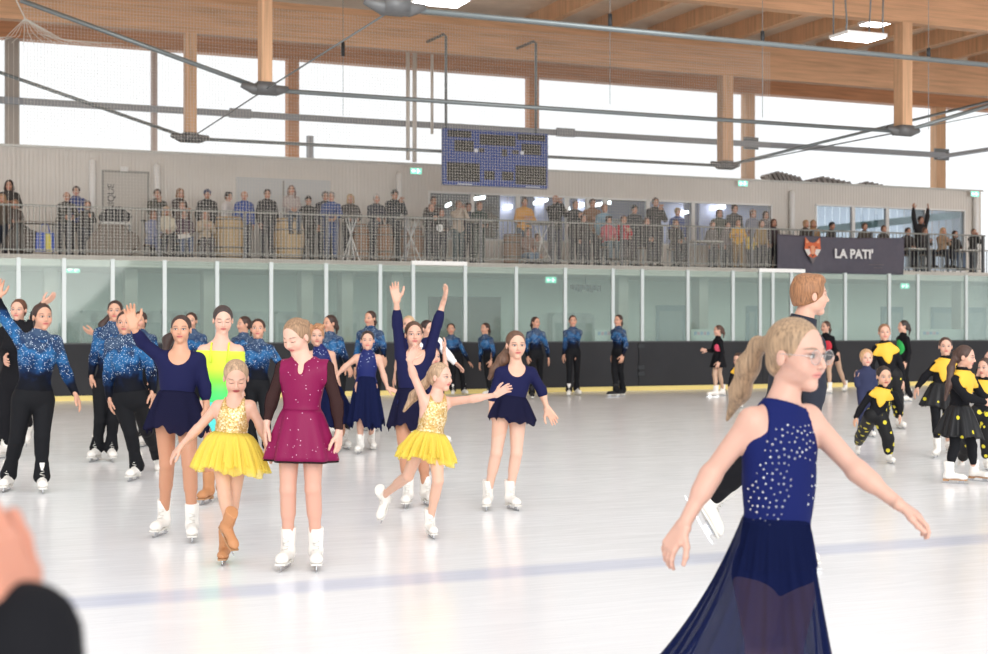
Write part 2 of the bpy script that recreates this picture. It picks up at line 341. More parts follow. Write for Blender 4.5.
def leg_prims(J, s, b, wd, f, extra=0, t1=2.):
    h, kn, an = J['h'+s], J['k'+s], J['a'+s]; e = extra
    pr = [cone(h, kn, (.084+e)*b*wd, (.053+e)*b*wd, .015*b), ell(kn, np.array([.052, .052, .055])*b*wd*(1+e*8), k=.02*b)]
    an2 = kn+(an-kn)*(t1-1); pr.append(cone(kn, an2, (.050+e)*b*wd, (.036+e*.9)*b*wd, .012*b))
    d = nrm(an-kn); bk = -nrm(f-(f@d)*d); pr.append(cone(kn+(an-kn)*.16+bk*.012*b, kn+(an-kn)*.42+bk*.010*b, (.047+e)*b*wd, (.045+e)*b*wd, .03*b))
    return pr
def head_prims(c, R, hh, mouth=0):
    A, f, u = R; X = lambda x, y, z: c+hh*(A*x+f*y+u*z); Rm = np.array([A, f, u]); e = lambda q, r, k, s=1: ell(X(*q), np.array(r)*hh, Rm, k*hh, s)
    pr = [e((0, -.06, .12), (.335, .40, .365), .05), e((0, .10, -.13), (.255, .26, .29), .08), e((0, .225, -.40), (.10, .11, .085), .10), e((0, .29, .075), (.20, .07, .06), .08)]
    for s in (-1, 1):
        pr += [e((s*.15, .20, -.13), (.12, .13, .12), .1), e((s*.165, .04, -.27), (.085, .15, .10), .08), e((s*.335, -.04, -.04), (.035, .07, .11), .02), e((s*.135, .375, .015), (.085, .055, .045), .05, -1), e((s*.135, .29, .012), (.07, .065, .05), .015)]
    pr += [cone(X(0, .335, .05), X(0, .425, -.12), .028*hh, .042*hh, .04*hh), e((.042, .375, -.135), (.035, .04, .028), .02), e((-.042, .375, -.135), (.035, .04, .028), .02),
           e((0, .318, -.228), (.10, .045, .026), .03), e((0, .308, -.266), (.085, .05, .03), .025)]
    if mouth: pr.append(e((0, .38, -.25), (.06, .05, .04*mouth), .01, -1))
    return pr, X
def smooth01(x): x = np.clip(x, 0, 1); return x*x*(3-2*x)
def paint_head(V, col, c, R, hh, brow, lips, eye, mouth=0, blush=.35, closed=False, fine=1.):
    q = np.stack([(V-c)@R[0], (V-c)@R[1], (V-c)@R[2]], 1)/hh; x, y, z = q.T; ax = np.abs(x); fr = (y > .12) & (ax < .3) & (z > -.45) & (z < .2)
    def mix(mask, cc): 
        m = np.where(fr, mask, 0)[:, None]; col[:] = col*(1-m)+np.array(cc)*m
    mix(blush*np.exp(-((ax-.18)**2/.006+(z+.12)**2/.005)), (.75, .28, .22))
    mix(.8*smooth01((1.25-np.hypot((ax-.145)/.085, (z-.095-.02*np.cos((ax-.14)*14))/.016))*2), brow)
    if closed: mix(smooth01((1.3-np.hypot((ax-.135)/.07, (z+.005)/.012))*2), (.1, .06, .05))
    else:
        mix(.55*smooth01((1.5-np.hypot((ax-.135)/.08, (z-.018)/.042))*1.5), (.30, .18, .14))
        mix(smooth01((1.15-np.hypot((ax-.135)/.056, (z-.008)/.021))*3), (.72, .70, .68)); mix(smooth01((1.2-np.hypot((ax-.135)/.031, (z-.01)/.030))*3), eye)
        mix(smooth01((1.2-np.hypot((ax-.14)/.07, (z-.036)/.011))*2), (.05, .03, .03))
    mix(.85*smooth01((1.2-np.hypot(x/.105, (z+.245)/.042))*3), lips); mix(.8*smooth01((1.2-np.hypot(x/.095, (z+.245+.0)/(.010+.035*mouth)))*2), (.12, .02, .02))
    mix(.25*smooth01((1.2-np.hypot((ax-.04)/.02, (z+.155)/.012))*2), (.25, .1, .08)); return col
def hair_prims(X, R, hh, style):
    A, f, u = R; Rm = np.array([A, f, u]); e = lambda q, r, k=.05, s=1: ell(X(*q), np.array(r)*hh, Rm, k*hh, s); c = lambda a, b, r1, r2, k=.06: cone(X(*a), X(*b), r1*hh, r2*hh, k*hh)
    th = .0 if style in ('pull', 'bun', 'tail', 'bald') else .03
    pr = [e((0, -.085, .135), (.355+th, .405+th, .385+th)), e((0, -.25, -.1), (.27+th, .2+th, .25))]
    if style in ('short', 'cap'): pr.append(e((0, .12, .33), (.25, .22, .16)))
    if style == 'messy': pr += [e((.12, .1, .38), (.2, .2, .15)), e((-.15, .05, .4), (.2, .22, .13)), e((0, -.2, .38), (.28, .22, .15)), e((0, .25, .34), (.2, .12, .1)), e((0, -.36, .05), (.22, .15, .25))]
    if style == 'curly':
        rr = random.Random(3)
        for i in range(16): a = rr.uniform(0, 6.3); pr.append(e((.3*math.cos(a), .26*math.sin(a)-.02, .38+rr.uniform(-.12, .14)), (.13, .13, .12), .02))
    if style == 'long':
        for s in (-1, 1): pr += [c((s*.30, -.02, .15), (s*.36, .02, -.30), .12, .13), c((s*.36, .02, -.30), (s*.36, .10, -.85), .13, .07)]
        pr += [c((0, -.3, .1), (0, -.3, -.75), .25, .18)]
    if style == 'bob':
        for s in (-1, 1): pr += [c((s*.28, -.02, .2), (s*.33, .02, -.36), .13, .12)]
        pr += [c((0, -.25, .1), (0, -.25, -.35), .27, .2)]
    if style == 'bun': pr += [e((0, -.50, .16), (.15, .13, .15), .03)]
    if style == 'tail': pr += [e((0, -.46, .12), (.10, .12, .10), .04)]
    if style == 'cap': pr.append(e((0, .34, .24), (.24, .22, .035), .02))
    pr += [e((0, .50, -.07), (.32, .46, .50) if style not in ('cap',) else (.31, .3, .40), .03, -1)]
    for s in (-1, 1): pr += [e((s*.36, -.02, -.06), (.10, .09, .12), .02, -1)] if style not in ('long', 'bob', 'curly') else []
    if style in ('short', 'messy', 'cap', 'bald'): pr += [e((0, -.1, -.55), (.5, .5, .36), .02, -1)]
    if style == 'bald': pr += [e((0, .05, .48), (.36, .4, .38), .02, -1)]
    return pr
HM = {}
def hair_mat(c):
    k = tuple(c)
    if k not in HM:
        m = mat('hair_%02x%02x%02x' % tuple(int(v) for v in c), srgb(*c), .5, bump=.35, bscale=70, stretch=(4, 4, .35), var=.42, vscale=30); HM[k] = m
    return HM[k]
def skirt(parent, name, m, ct, R, rt, cb, rh, nw=9, amp=.02, seed=0, jag=0., p=1., rows=12, cols=120, org=None, solid=.003, dip=0, label=None, lift=0):
    A, f, u = R; rr = random.Random(seed); ph = [rr.uniform(0, 6.3) for _ in range(8)]; V = []
    for r in range(rows+1):
        t = r/rows
        for k in range(cols):
            a = 2*math.pi*k/cols; w_ = amp*(t**.8)*(math.sin(nw*a+ph[0])+.55*math.sin((nw*2-3)*a+ph[1])+.4*math.sin((nw+4)*a+ph[2]))
            x = (rt[0]+(rh[0]-rt[0])*t**p)+w_; y = (rt[1]+(rh[1]-rt[1])*t**p)+w_
            tt = t*(1+jag*(.5*math.sin(3*a+ph[3])+.5*math.sin(7*a+ph[4])+.35*math.sin(17*a+ph[5]))*t)
            V.append(ct+(cb-ct)*tt+A*x*math.cos(a)+f*y*math.sin(a)-np.array([0, 0, 1])*(dip*t*max(0, -math.sin(a))-lift*t*t*max(0, math.cos(a))))
    Q = [(r*cols+k, (r+1)*cols+k, (r+1)*cols+(k+1) % cols, r*cols+(k+1) % cols) for r in range(rows) for k in range(cols)]
    o = mesh_obj(name, np.array(V)-org, np.array(Q), m, parent)
    if solid: md = o.modifiers.new('thickness', 'SOLIDIFY'); md.thickness = solid
    return o
def gval(V, J, up):
    hp, nk = J['hip'], J['neck']; g = (V-hp)@up/np.linalg.norm(nk-hp)
    def seg(a, b): ab = b-a; t = np.clip((V-a)@ab/(ab@ab+1e-9), 0, 1); return t, np.linalg.norm(V-a-t[:, None]*ab, axis=1)
    _, dt = seg(nk-(nk-hp)*.12, hp); dt = dt-.12
    for s in 'AB':
        t1, d1 = seg(J['s'+s], J['e'+s]); t2, d2 = seg(J['e'+s], J['w'+s]); d = np.minimum(d1, d2)-.045; t = np.where(d1 < d2, t1*.5, .5+t2*.5)
        g = np.where(d < dt, np.minimum(g, .95)*0+.92-.75*t, g)
    return np.clip(g, 0, 1)
def figure(name, root_loc, J, b, yaw, hc, hh, hR, spec, h=.01, hf=None, label=None, cat='person', group=None):
    """one person: a continuous body plus clothing, hair and footwear as children"""
    wd = spec.get('wd', 1.); bust = spec.get('bust', 0); tone = np.array(spec.get('tone', srgb(226, 178, 152)))*np.array([.80, .76, .74]); legc = spec.get('legs'); legc = None if legc is None else np.array(legc)*.84; hf = hf or h
    A, f, u = rotm(yaw); org = np.asarray(root_loc, float); root = empty(name, org); tag(root, label, cat, group)
    tp, up, ff, AH, tl = torso_prims(J, b, f, A, wd, bust)
    for s, sg in (('A', 1), ('B', -1)): J['h'+s] = J['hip']+AH*sg*.078*b*wd-up*.03*b
    hp, X = head_prims(hc, hR, hh, spec.get('mouth', 0)); nt_ = X(0, -.10, -.22)
    neck = [cone(J['neck']-up*.02*b, nt_, .050*b*spec.get('nw', 1), .19*hh, .03*b), cone(J['neck'], X(0, -.07, -.25), .042*b*spec.get('nw', 1), .15*hh, .03*b)]
    yk = yoke_prims(J, b, wd); body = tp+yk
    for s in 'AB': body += arm_prims(J, s, b, wd)
    for s in 'AB': body += leg_prims(J, s, b, wd, f)
    body += neck+hp; Lh = .112*1.65*b*spec.get('handsize', 1); hands = {}
    for s, sg in (('A', 1), ('B', -1)):
        D = J.get('t'+s); D = (D-J['w'+s]) if D is not None else (J['w'+s]-J['e'+s]); N = J.get('n'+s)
        if N is None: N = -A*sg*.8-f*.3
        hands[s] = hand(J['w'+s], D, np.asarray(N, float), f*.8-A*sg*.6, Lh, spec.get('curl', .45), k=.004)
        body += hands[s]
    parts = []; V, Q = surf(body, h)
    fine = hf < h*.9
    if fine:
        zones = [(hc, hh*.66)]+[(J['w'+s]+nrm((J.get('t'+s) if J.get('t'+s) is not None else J['w'+s]*2-J['e'+s])-J['w'+s])*Lh*.55, Lh*.62) for s in 'AB']
        for i, (c, r) in enumerate(zones): V, Q = inball(V, Q, c, r, False)
        parts.append((V, Q))
        for i, (c, r) in enumerate(zones):
            v, q = surf(body, hf, box=(c-r-2*h, c+r+2*h)); 
            if len(q): parts.append(inball(v, q, c, r+h*.7, True))
        V, Q = join(parts)
    col = np.tile(tone, (len(V), 1)); 
    if legc is not None:
        zc = (V-J['hip'])@up; m = smooth01((-zc/b+.05)*12); hd = np.min([np.linalg.norm(V-J['w'+s], axis=1) for s in 'AB'], 0) < Lh*1.2; hd |= np.min([np.linalg.norm(V-J['e'+s], axis=1) for s in 'AB'], 0) < .13*b
        m = np.where(hd, 0, m)[:, None]; col = col*(1-m)+np.array(legc)*m
    hcx = np.array(srgb(*spec.get('hair', (70, 48, 38))))
    col = paint_head(V, col, hc, hR, hh, hcx*.4+.015, spec.get('lips', srgb(196, 98, 96)), spec.get('eye', (.05, .03, .02)), spec.get('mouth', 0), spec.get('blush', .3), spec.get('closed', False))
    mesh_obj('body', V-org, Q, SKIN, root, col=col)
    # hair
    st = spec.get('style', 'tail'); hprim = hair_prims(X, hR, hh, st)
    tail = J.get('tail')
    if tail is not None:
        ps = [X(0, -.42, .14)]+[p for p, r in tail]; rs = [.09*hh]+[r for p, r in tail]
        for i in range(len(ps)-1): hprim.append(cone(ps[i], ps[i+1], rs[i], rs[i+1], .03*b))
    elif st == 'tail': hprim += [cone(X(0, -.48, .12), X(0, -.58, -.25), .09*hh, .10*hh, .03), cone(X(0, -.58, -.25), X(0, -.50, -.7), .10*hh, .04*hh, .03)]
    sub_last = [p for p in hprim if p['s'] < 0]; hprim = [p for p in hprim if p['s'] > 0 and p is not None]
    if st in ('cap',):
        hm = spec.get('capmat'); hv, hq = surf(hprim+sub_last, max(hf, .006)); mesh_obj('cap', hv-org, hq, hm, root)
    else:
        nt2 = len(hprim)
        hv, hq = surf(hprim+sub_last, max(hf, .005)); mesh_obj('hair', hv-org, hq, hair_mat(spec.get('hair', (70, 48, 38))), root)
    # clothing
    hc_ = J['neck']; bs = b
    for g_ in spec.get('wear', []):
        ty = g_['t']; off = g_.get('off', .008); hh_ = g_.get('h', h); nm = g_['n']; m = g_['m']; clips = []
        if ty == 'top':
            sl = g_.get('sl', 2.); pr = list(tp); subs = []; nl = g_.get('nl', 'high')
            if g_.get('yoke', 1):
                pr += yk
                for s in 'AB': pr += arm_prims(J, s, b, wd, sl if sl > 0 else .35)
                pr += neck
                if sl == 0:
                    for s, sg in (('A', 1), ('B', -1)):
                        an_ = nrm(AH*sg+up*g_.get('at', .22)); p0 = J['neck']+(J['s'+s]-J['neck'])*g_.get('ah', .74); clips.append(lambda X_, p0=p0, an_=an_: (X_-p0)@an_)
            for s, sg in (('A', 1), ('B', -1)) if g_.get('straps') else ():
                q0 = J['neck']+(J['s'+s]-J['neck'])*.5+up*.042*b; q1 = J['neck']+(J['s'+s]-J['neck'])*.5+ff*.085*b-up*.13*b; stp = MB().tube([q0-org-ff*.05*b-up*.06*b, q0-org-ff*.02*b, q0-org+ff*.045*b-up*.012*b, q0-org+ff*.085*b-up*.06*b, q1-org+ff*.02*b], .009*b, 6); stp.build('strap', mat('neon_strap', srgb(208, 228, 62), .6), root, True)
            if nl == 'high': cpt = J['neck']+(nt_-J['neck'])*g_.get('ch', .5); cn = nrm(nt_-J['neck']); clips.append(lambda X_, cpt=cpt, cn=cn: np.where(np.linalg.norm(X_-cpt, axis=-1) < .13*b+.02, (X_-cpt)@cn, -1))
            elif nl == 'scoop': subs = [sub(ell(J['neck']+ff*.07*b+up*.035*b, np.array([.088, .11, .115])*b*g_.get('ns', 1), np.array([AH, ff, up]), .01)), sub(cone(J['neck']+up*.02*b, J['neck']+up*.12*b, .068*b, .09*b, .01))]
            elif nl == 'v': subs = [sub(cone(J['neck']+ff*.1*b+up*.08*b, J['neck']+ff*.1*b-up*.06*b, .075*b, .02*b, .01)), sub(cone(J['neck']+up*.02*b, J['neck']+up*.12*b, .065*b, .09*b, .01))]
            elif nl == 'off': pc = J['neck']-up*g_.get('cut', .085)*b*tl; clips.append(lambda X_, pc=pc: (X_-pc)@up)
            lowz = g_.get('low', -.02); pl = J['hip']+up*lowz*b
            armsafe = [J['e'+s] for s in 'AB']+[J['w'+s] for s in 'AB']
            segs = [(J['s'+s], J['e'+s]) for s in 'AB']+[(J['e'+s], J['w'+s]) for s in 'AB']
            def lowclip(X_, pl=pl, segs=segs):
                v = -((X_-pl)@up); dm = None
                for a_, b_ in segs:
                    ab = b_-a_; t = np.clip((X_-a_)@ab/(ab@ab+1e-9), 0, 1); d_ = np.linalg.norm(X_-a_-t[..., None]*ab, axis=-1); dm = d_ if dm is None else np.minimum(dm, d_)
                dt_ = np.abs((X_-pl)@AH)
                return np.where((dm < .06*b) & (dt_ > .12*b*wd), -1, v)
            clips.append(lowclip if sl > 1 else (lambda X_, pl=pl: -((X_-pl)@up)))
            if nl == 'scoop' or nl == 'v': pass
            v, q = surf(pr+subs, hh_, off, clips)
            if len(q) == 0: continue
            o = mesh_obj(nm, v-org, q, m, root, g=gval(v, J, up))
            if g_.get('gems'):
                rr = random.Random(5); fm = np.array(g_['gems'](v, J, AH, ff, up, b)); cand = list(np.nonzero(fm)[0]); rr.shuffle(cand); pts = []
                for ci in cand:
                    if all(np.linalg.norm(v[ci]-z_) > (.016 if fm[ci] > 1 else .028) for z_ in pts): pts.append(v[ci])
                    if len(pts) > 220: break
                gm = MB()
                for z_ in pts:
                    r_ = rr.uniform(.003, .0052); bi = len(gm.v); gm.v += [tuple(z_-org+r_*np.array(d_)) for d_ in ((1, 0, 0), (-1, 0, 0), (0, 1, 0), (0, -1, 0), (0, 0, 1), (0, 0, -1))]
                    gm.f += [(bi+i_, bi+j_, bi+k_) for i_ in (0, 1) for j_ in (2, 3) for k_ in (4, 5)]
                go = gm.build('rhinestones', mat('rhinestone', (.85, .87, .9), .15, .6), o); go['kind'] = 'stuff'
        elif ty == 'sleeves':
            for s in 'AB':
                v, q = surf(arm_prims(J, s, b, wd, g_.get('sl', 2.)), hh_, off); mesh_obj(nm, v-org, q, m, root, g=gval(v, J, up))
        elif ty == 'trousers':
            pr = [tp[0], tp[4], tp[1]]
            for s in 'AB': pr += leg_prims(J, s, b, wd, f, g_.get('bag', 0), g_.get('leg', 1.95))
            pc = J['hip']+up*g_.get('top', .1)*b; clips.append(lambda X_, pc=pc: (X_-pc)@up)
            if g_.get('cuff', 1) and not g_.get('bag'):
                for s in 'AB': d_ = J['a'+s]-J['k'+s]; pr.append(cone(J['k'+s]+d_*.74, J['a'+s]+nrm(d_)*.015*b, .050*b, .068*b, .03*b))
            v, q = surf(pr, hh_, off, clips)
            if len(q): mesh_obj(nm, v-org, q, m, root, g=gval(v, J, up))
        elif ty == 'skirt':
            ct = J['hip']+up*g_.get('top', .08)*b; ln = g_['len']; sh = np.array(g_.get('shift', (0, 0, 0)), float); r0 = g_.get('r0', .128)*b*wd; r1 = g_['r1']
            for k_ in range(g_.get('layers', 1)):
                skirt(root, nm, m, ct-up*.008*k_, (AH, ff, up), (r0, r0*.84), ct-(up if g_.get('along', 0) else np.array([0, 0, 1]))*ln*(1-.07*k_)+sh, (r1*(1-.05*k_), r1*g_.get('fl', .85)*(1-.05*k_)), g_.get('nw', 9), g_.get('amp', .015), g_.get('seed', 1)+k_, g_.get('jag', 0), g_.get('p', .8), org=org, rows=g_.get('rows', 12), cols=g_.get('cols', 120), dip=g_.get('dip', 0))
        elif ty == 'collar':
            pr = tp+yk; c0 = J['neck']-up*.05*b; n_ = g_.get('pts', 5)
            def star(X_, c0=c0):
                x_, z_ = (X_-c0)@AH, (X_-c0)@up; a_ = np.arctan2(z_, x_)+math.pi/2; s_ = np.abs(((a_*n_/(2*math.pi)) % 1)-.5)*2; return (np.hypot(x_, z_*.9)-(.132+.095*s_**1.2)*b)*.6
            pr = pr+[cone(J['neck'], J['neck']+(nt_-J['neck'])*.3, .056*b, .06*b, .03*b)]
            for s in 'AB': pr += arm_prims(J, s, b, wd, .6)
            v, q = surf(pr, min(hh_, .012), off+.012, [star, lambda X_, c0=c0: (X_-J['neck'])@up-.035*b]); 
            if len(q): mesh_obj(nm, v-org, q, m, root)
        elif ty == 'patch':
            q_ = g_['c']; c0 = J['hip']+(J['neck']-J['hip'])*q_[2]+AH*q_[0]*b+ff*q_[1]*b; v, q = surf(tp, min(hh_, .012), off+.006, [lambda X_, c0=c0: np.linalg.norm((X_-c0)*np.array([1, 1, .8]), axis=-1)-g_['r']*b])
            if len(q): mesh_obj(nm, v-org, q, m, root)
    return root, X
def skater(label, head, feet, yaw, spec, pts={}, Y=None, hyaw=None, hpitch=0, hroll=0, H=None, tail=None, fyaw=None, boot='white', pal={}, group=None, h=None, hf=None, bidx=0):
    """feet: (px,py) blade on the ice, or (px,py,Y,pitch) lifted"""
    C = []
    for fo in feet:
        if len(fo) == 2: Yf = CH*F/(fo[1]-HY); C.append((P(fo[0], fo[1], Yf), 0))
        else: C.append((P(fo[0], fo[1], fo[2]), fo[3]))
    on = [c[0] for c, fo in zip(C, feet) if len(fo) == 2] or [np.array([c[0][0], c[0][1], 0]) for c in C]
    base = np.mean(on, 0); Y = Y or base[1]; base[2] = 0
    if H is None: H = (HY+CH*F/Y-(head[1]-.5*head[2]))*Y/F
    b = H/1.65; A, f, u = rotm(yaw); hh = head[2]*Y/F; hR = rotm(yaw if hyaw is None else hyaw, hpitch, hroll)
    hz = pts.get('headdy', 0); hc = P(head[0], head[1], Y+hz); J = {}
    g = lambda k, d, dy=0: P(pts[k][0], pts[k][1], Y+(pts[k][2] if len(pts[k]) > 2 else dy)) if k in pts else d
    fm = np.mean([c[0] for c in C], 0)
    J['neck'] = g('neck', hc-np.array([0, 0, .72*hh])); J['hip'] = g('hip', np.array([(hc[0]*.4+fm[0]*.6), Y, .545*H]))
    up = nrm(J['neck']-J['hip'])
    for s, sg in (('A', 1), ('B', -1)):
        J['s'+s] = g('s'+s, J['neck']+A*sg*.145*b*spec.get('wd', 1)-up*.065*b, A[1]*sg*.145*b)
        J['e'+s] = g('e'+s, J['s'+s]+A*sg*.06*b-np.array([0, 0, .26])*b-f*.02, A[1]*sg*.19*b)
        J['w'+s] = g('w'+s, J['e'+s]+f*.08*b-np.array([0, 0, .21])*b-A*sg*.01, A[1]*sg*.19*b)
        if 't'+s in pts: J['t'+s] = g('t'+s, None, (pts['w'+s][2] if len(pts.get('w'+s, ())) > 2 else A[1]*sg*.19*b))
        if s in pal: J['n'+s] = np.array(pal[s], float)
    if fyaw is None: fyaw = (yaw-12, yaw+12)
    bs = b*.98
    hx = {}
    for i, (s, sg) in enumerate((('A', 1), ('B', -1))):
        A2, f2, u2 = rotm(fyaw[i], C[i][1]); J['a'+s] = C[i][0]-f2*.03*bs+u2*.155*bs; J['foot'+s] = f2
        hj = J['hip']+A*sg*.078*b-up*.03*b; k0 = (hj+J['a'+s])/2+f*.05*b; J['k'+s] = g('k'+s, k0, (k0[1]-Y))
    if tail: J['tail'] = [(P(t[0], t[1], Y+t[2]), t[3]) for t in tail]
    px = Y/F
    h = h or min(.018, max(.009, px*.9)); hf = hf or min(.011, max(.0042, px*.55))
    root, X = figure('person', base, J, b, yaw, hc, hh, hR, spec, h, hf, label, 'person', group)
    for i in range(2): skate(root, C[i][0]-base, fyaw[i], C[i][1], bs, boot, bidx)
    return root, X, J, b
# ---------------------------------------------------------------- the hall
ORG = {}
def hthing(name, label, cat, o, group=None):
    r = hall(name, *o); ORG[r.name] = o; tag(r, label, cat, group); return r
def hb(mb, name, m, root, smooth=False, oo=None):
    o = oo or ORG[root.name]; mb.v = [(v[0]-o[0], v[1]-o[1], v[2]-o[2]) for v in mb.v]
    return mb.build(name, m, root, smooth)
DB, DR, DW, DF = 30.0, 32.4, 35.5, 36.8          # boards, gallery railing, back wall, facade
D2, D1, D0 = 32.0, 25.0, 18.0                    # roof trusses
ZG = 3.05                                        # gallery floor
# ice
ICE = mat('ice', srgb(238, 240, 244), .2, spec=.5); n, l, p = nodes(ICE)
t = n.new('ShaderNodeTexCoord'); mp = n.new('ShaderNodeMapping'); mp.inputs['Rotation'].default_value = (0, 0, .5); l.new(t.outputs['Object'], mp.inputs[0])
z1 = n.new('ShaderNodeTexNoise'); z1.inputs['Scale'].default_value = .45; z1.inputs['Detail'].default_value = 8; z1.inputs['Roughness'].default_value = .62; l.new(mp.outputs[0], z1.inputs[0])
mp2 = n.new('ShaderNodeMapping'); mp2.inputs['Scale'].default_value = (.8, 7, 1); mp2.inputs['Rotation'].default_value = (0, 0, .25); l.new(t.outputs['Object'], mp2.inputs[0])
z2 = n.new('ShaderNodeTexNoise'); z2.inputs['Scale'].default_value = 1.2; z2.inputs['Detail'].default_value = 7; z2.inputs['Distortion'].default_value = 2.5; l.new(mp2.outputs[0], z2.inputs[0])
ad = n.new('ShaderNodeMath'); ad.operation = 'ADD'; l.new(z1.outputs[0], ad.inputs[0]); l.new(z2.outputs[0], ad.inputs[1])
r = ramp(n, l, ad.outputs[0], [(.40, srgb(216, 220, 229)), (.5, srgb(238, 239, 243)), (.62, srgb(246, 246, 248))])
# blue marking under the ice: a band along the hall's long direction
sp = n.new('ShaderNodeSeparateXYZ'); l.new(t.outputs['Object'], sp.inputs[0])
def band(pos, wd_):
    a_ = n.new('ShaderNodeMath'); a_.operation = 'SUBTRACT'; a_.inputs[1].default_value = pos; l.new(sp.outputs['Y'], a_.inputs[0])
    b_ = n.new('ShaderNodeMath'); b_.operation = 'ABSOLUTE'; l.new(a_.outputs[0], b_.inputs[0])
    c_ = n.new('ShaderNodeMapRange'); c_.inputs[1].default_value = wd_; c_.inputs[2].default_value = wd_*.45; c_.inputs[3].default_value = 0; c_.inputs[4].default_value = .55; l.new(b_.outputs[0], c_.inputs[0]); return c_
bd = band(7.75, .24); mx = n.new('ShaderNodeMix'); mx.data_type = 'RGBA'; l.new(bd.outputs[0], mx.inputs[0]); l.new(r.outputs[0], mx.inputs[6]); mx.inputs[7].default_value = (*srgb(186, 194, 222), 1)
vo = n.new('ShaderNodeTexVoronoi'); vo.feature = 'DISTANCE_TO_EDGE'; vo.inputs['Scale'].default_value = 1.6
dz = n.new('ShaderNodeVectorMath'); dz.operation = 'MULTIPLY_ADD'; dz.inputs[1].default_value = (1.5,)*3; l.new(z1.outputs['Color'], dz.inputs[0]); l.new(t.outputs['Object'], dz.inputs[2]); l.new(dz.outputs[0], vo.inputs['Vector'])
sc = n.new('ShaderNodeMapRange'); sc.inputs[1].default_value = 0; sc.inputs[2].default_value = .012; sc.inputs[3].default_value = .06; sc.inputs[4].default_value = 0; l.new(vo.outputs['Distance'], sc.inputs[0])
mx2 = n.new('ShaderNodeMix'); mx2.data_type = 'RGBA'; l.new(sc.outputs[0], mx2.inputs[0]); l.new(mx.outputs[2], mx2.inputs[6]); mx2.inputs[7].default_value = (.55, .58, .66, 1)
l.new(mx2.outputs[2], p.inputs['Base Color'])
rr_ = n.new('ShaderNodeMapRange'); rr_.inputs[3].default_value = .10; rr_.inputs[4].default_value = .32; l.new(z2.outputs[0], rr_.inputs[0]); l.new(rr_.outputs[0], p.inputs['Roughness'])
bp = n.new('ShaderNodeBump'); bp.inputs['Strength'].default_value = .05; bp.inputs['Distance'].default_value = .02; l.new(z2.outputs[0], bp.inputs['Height']); l.new(bp.outputs[0], p.inputs['Normal'])
struct(MB().box(-32, 62, -14, DB, -.2, 0), 'floor', ICE)
CONC = mat('concrete_grey', srgb(198, 194, 186), .8, var=.06, vscale=2, bump=.1, bscale=20)
DARKC = mat('corridor_floor', srgb(140, 142, 140), .8)
struct(MB().box(-32, 62, DB+.01, DW+5, -.2, .0), 'floor', DARKC)
struct(MB().box(-14, 45.2, DR-.05, DW, ZG-.25, ZG), 'floor', CONC)
WALLM = mat('wall_panel', srgb(228, 223, 216), .7, var=.03, vscale=1.5); n, l, p = nodes(WALLM)
t = n.new('ShaderNodeTexCoord'); wv = n.new('ShaderNodeTexWave'); wv.inputs['Scale'].default_value = 3.2; wv.bands_direction = 'X'; l.new(t.outputs['Object'], wv.inputs[0])
b = n.new('ShaderNodeBump'); b.inputs['Strength'].default_value = .4; b.inputs['Distance'].default_value = .02; l.new(wv.outputs[0], b.inputs['Height']); l.new(b.outputs[0], p.inputs['Normal'])
LOWW = mat('corridor_wall', srgb(216, 222, 215), .8, var=.05, vscale=.6)
ZT = zpx(250, 157.5, DW); SEND = spx(981, DW)
W1 = (spx(428, DW), spx(772, DW), ZG+.75, zpx(430, 190, DW)-.02); W2 = (spx(815, DW), spx(965, DW), ZG+.15, zpx(818, 204, DW))
wl = MB(); T = .22
for (a0, a1, c0, c1) in ((-14, W1[0], ZG, ZT), (W1[1], W2[0], ZG, ZT), (W2[1], SEND, ZG, ZT), (W1[0], W1[1], W1[3], ZT), (W1[0], W1[1], ZG, W1[2]), (W2[0], W2[1], W2[3], ZT), (W2[0], W2[1], ZG, W2[2])): wl.box(a0, a1, DW, DW+T, c0, c1)
struct(wl, 'wall_back', WALLM)
struct(MB().box(-14, SEND+1, DW-.02, DW+.2, 0, ZG-.25), 'wall_back', LOWW)
struct(MB().box(SEND-.22, SEND, DW+T, DF+2.2, ZG, ZT), 'wall_right', WALLM)
struct(MB().box(-14, SEND+.05, DW-.06, DW+T+.05, ZT, ZT+.05), 'trim_1', mat('flashing', srgb(205, 205, 200), .4, .3))
# room behind the left run of windows
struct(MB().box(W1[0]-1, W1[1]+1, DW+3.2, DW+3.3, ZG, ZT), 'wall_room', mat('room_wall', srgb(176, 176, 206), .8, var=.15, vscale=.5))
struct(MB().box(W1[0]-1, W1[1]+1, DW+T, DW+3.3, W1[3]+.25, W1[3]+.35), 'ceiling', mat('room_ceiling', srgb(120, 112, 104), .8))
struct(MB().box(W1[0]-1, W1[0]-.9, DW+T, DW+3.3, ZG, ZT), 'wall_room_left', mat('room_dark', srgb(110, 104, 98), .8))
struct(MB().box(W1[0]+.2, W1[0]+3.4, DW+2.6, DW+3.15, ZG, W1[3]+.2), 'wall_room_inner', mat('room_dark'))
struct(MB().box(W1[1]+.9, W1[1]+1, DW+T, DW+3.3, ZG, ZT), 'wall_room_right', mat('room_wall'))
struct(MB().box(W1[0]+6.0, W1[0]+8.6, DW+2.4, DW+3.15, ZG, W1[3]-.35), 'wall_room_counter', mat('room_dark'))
WHITEM = mat('white_metal', srgb(242, 242, 240), .4); GREYM = mat('grey_steel', srgb(128, 134, 136), .4, .4); ALU = mat('aluminium', srgb(196, 198, 198), .35, .5)
DARKM = mat('dark_steel', srgb(112, 113, 114), .5, .3)
GLASS = bpy.data.materials.new('rink_glass'); GLASS.use_nodes = True; n = GLASS.node_tree.nodes; l = GLASS.node_tree.links; n.clear()
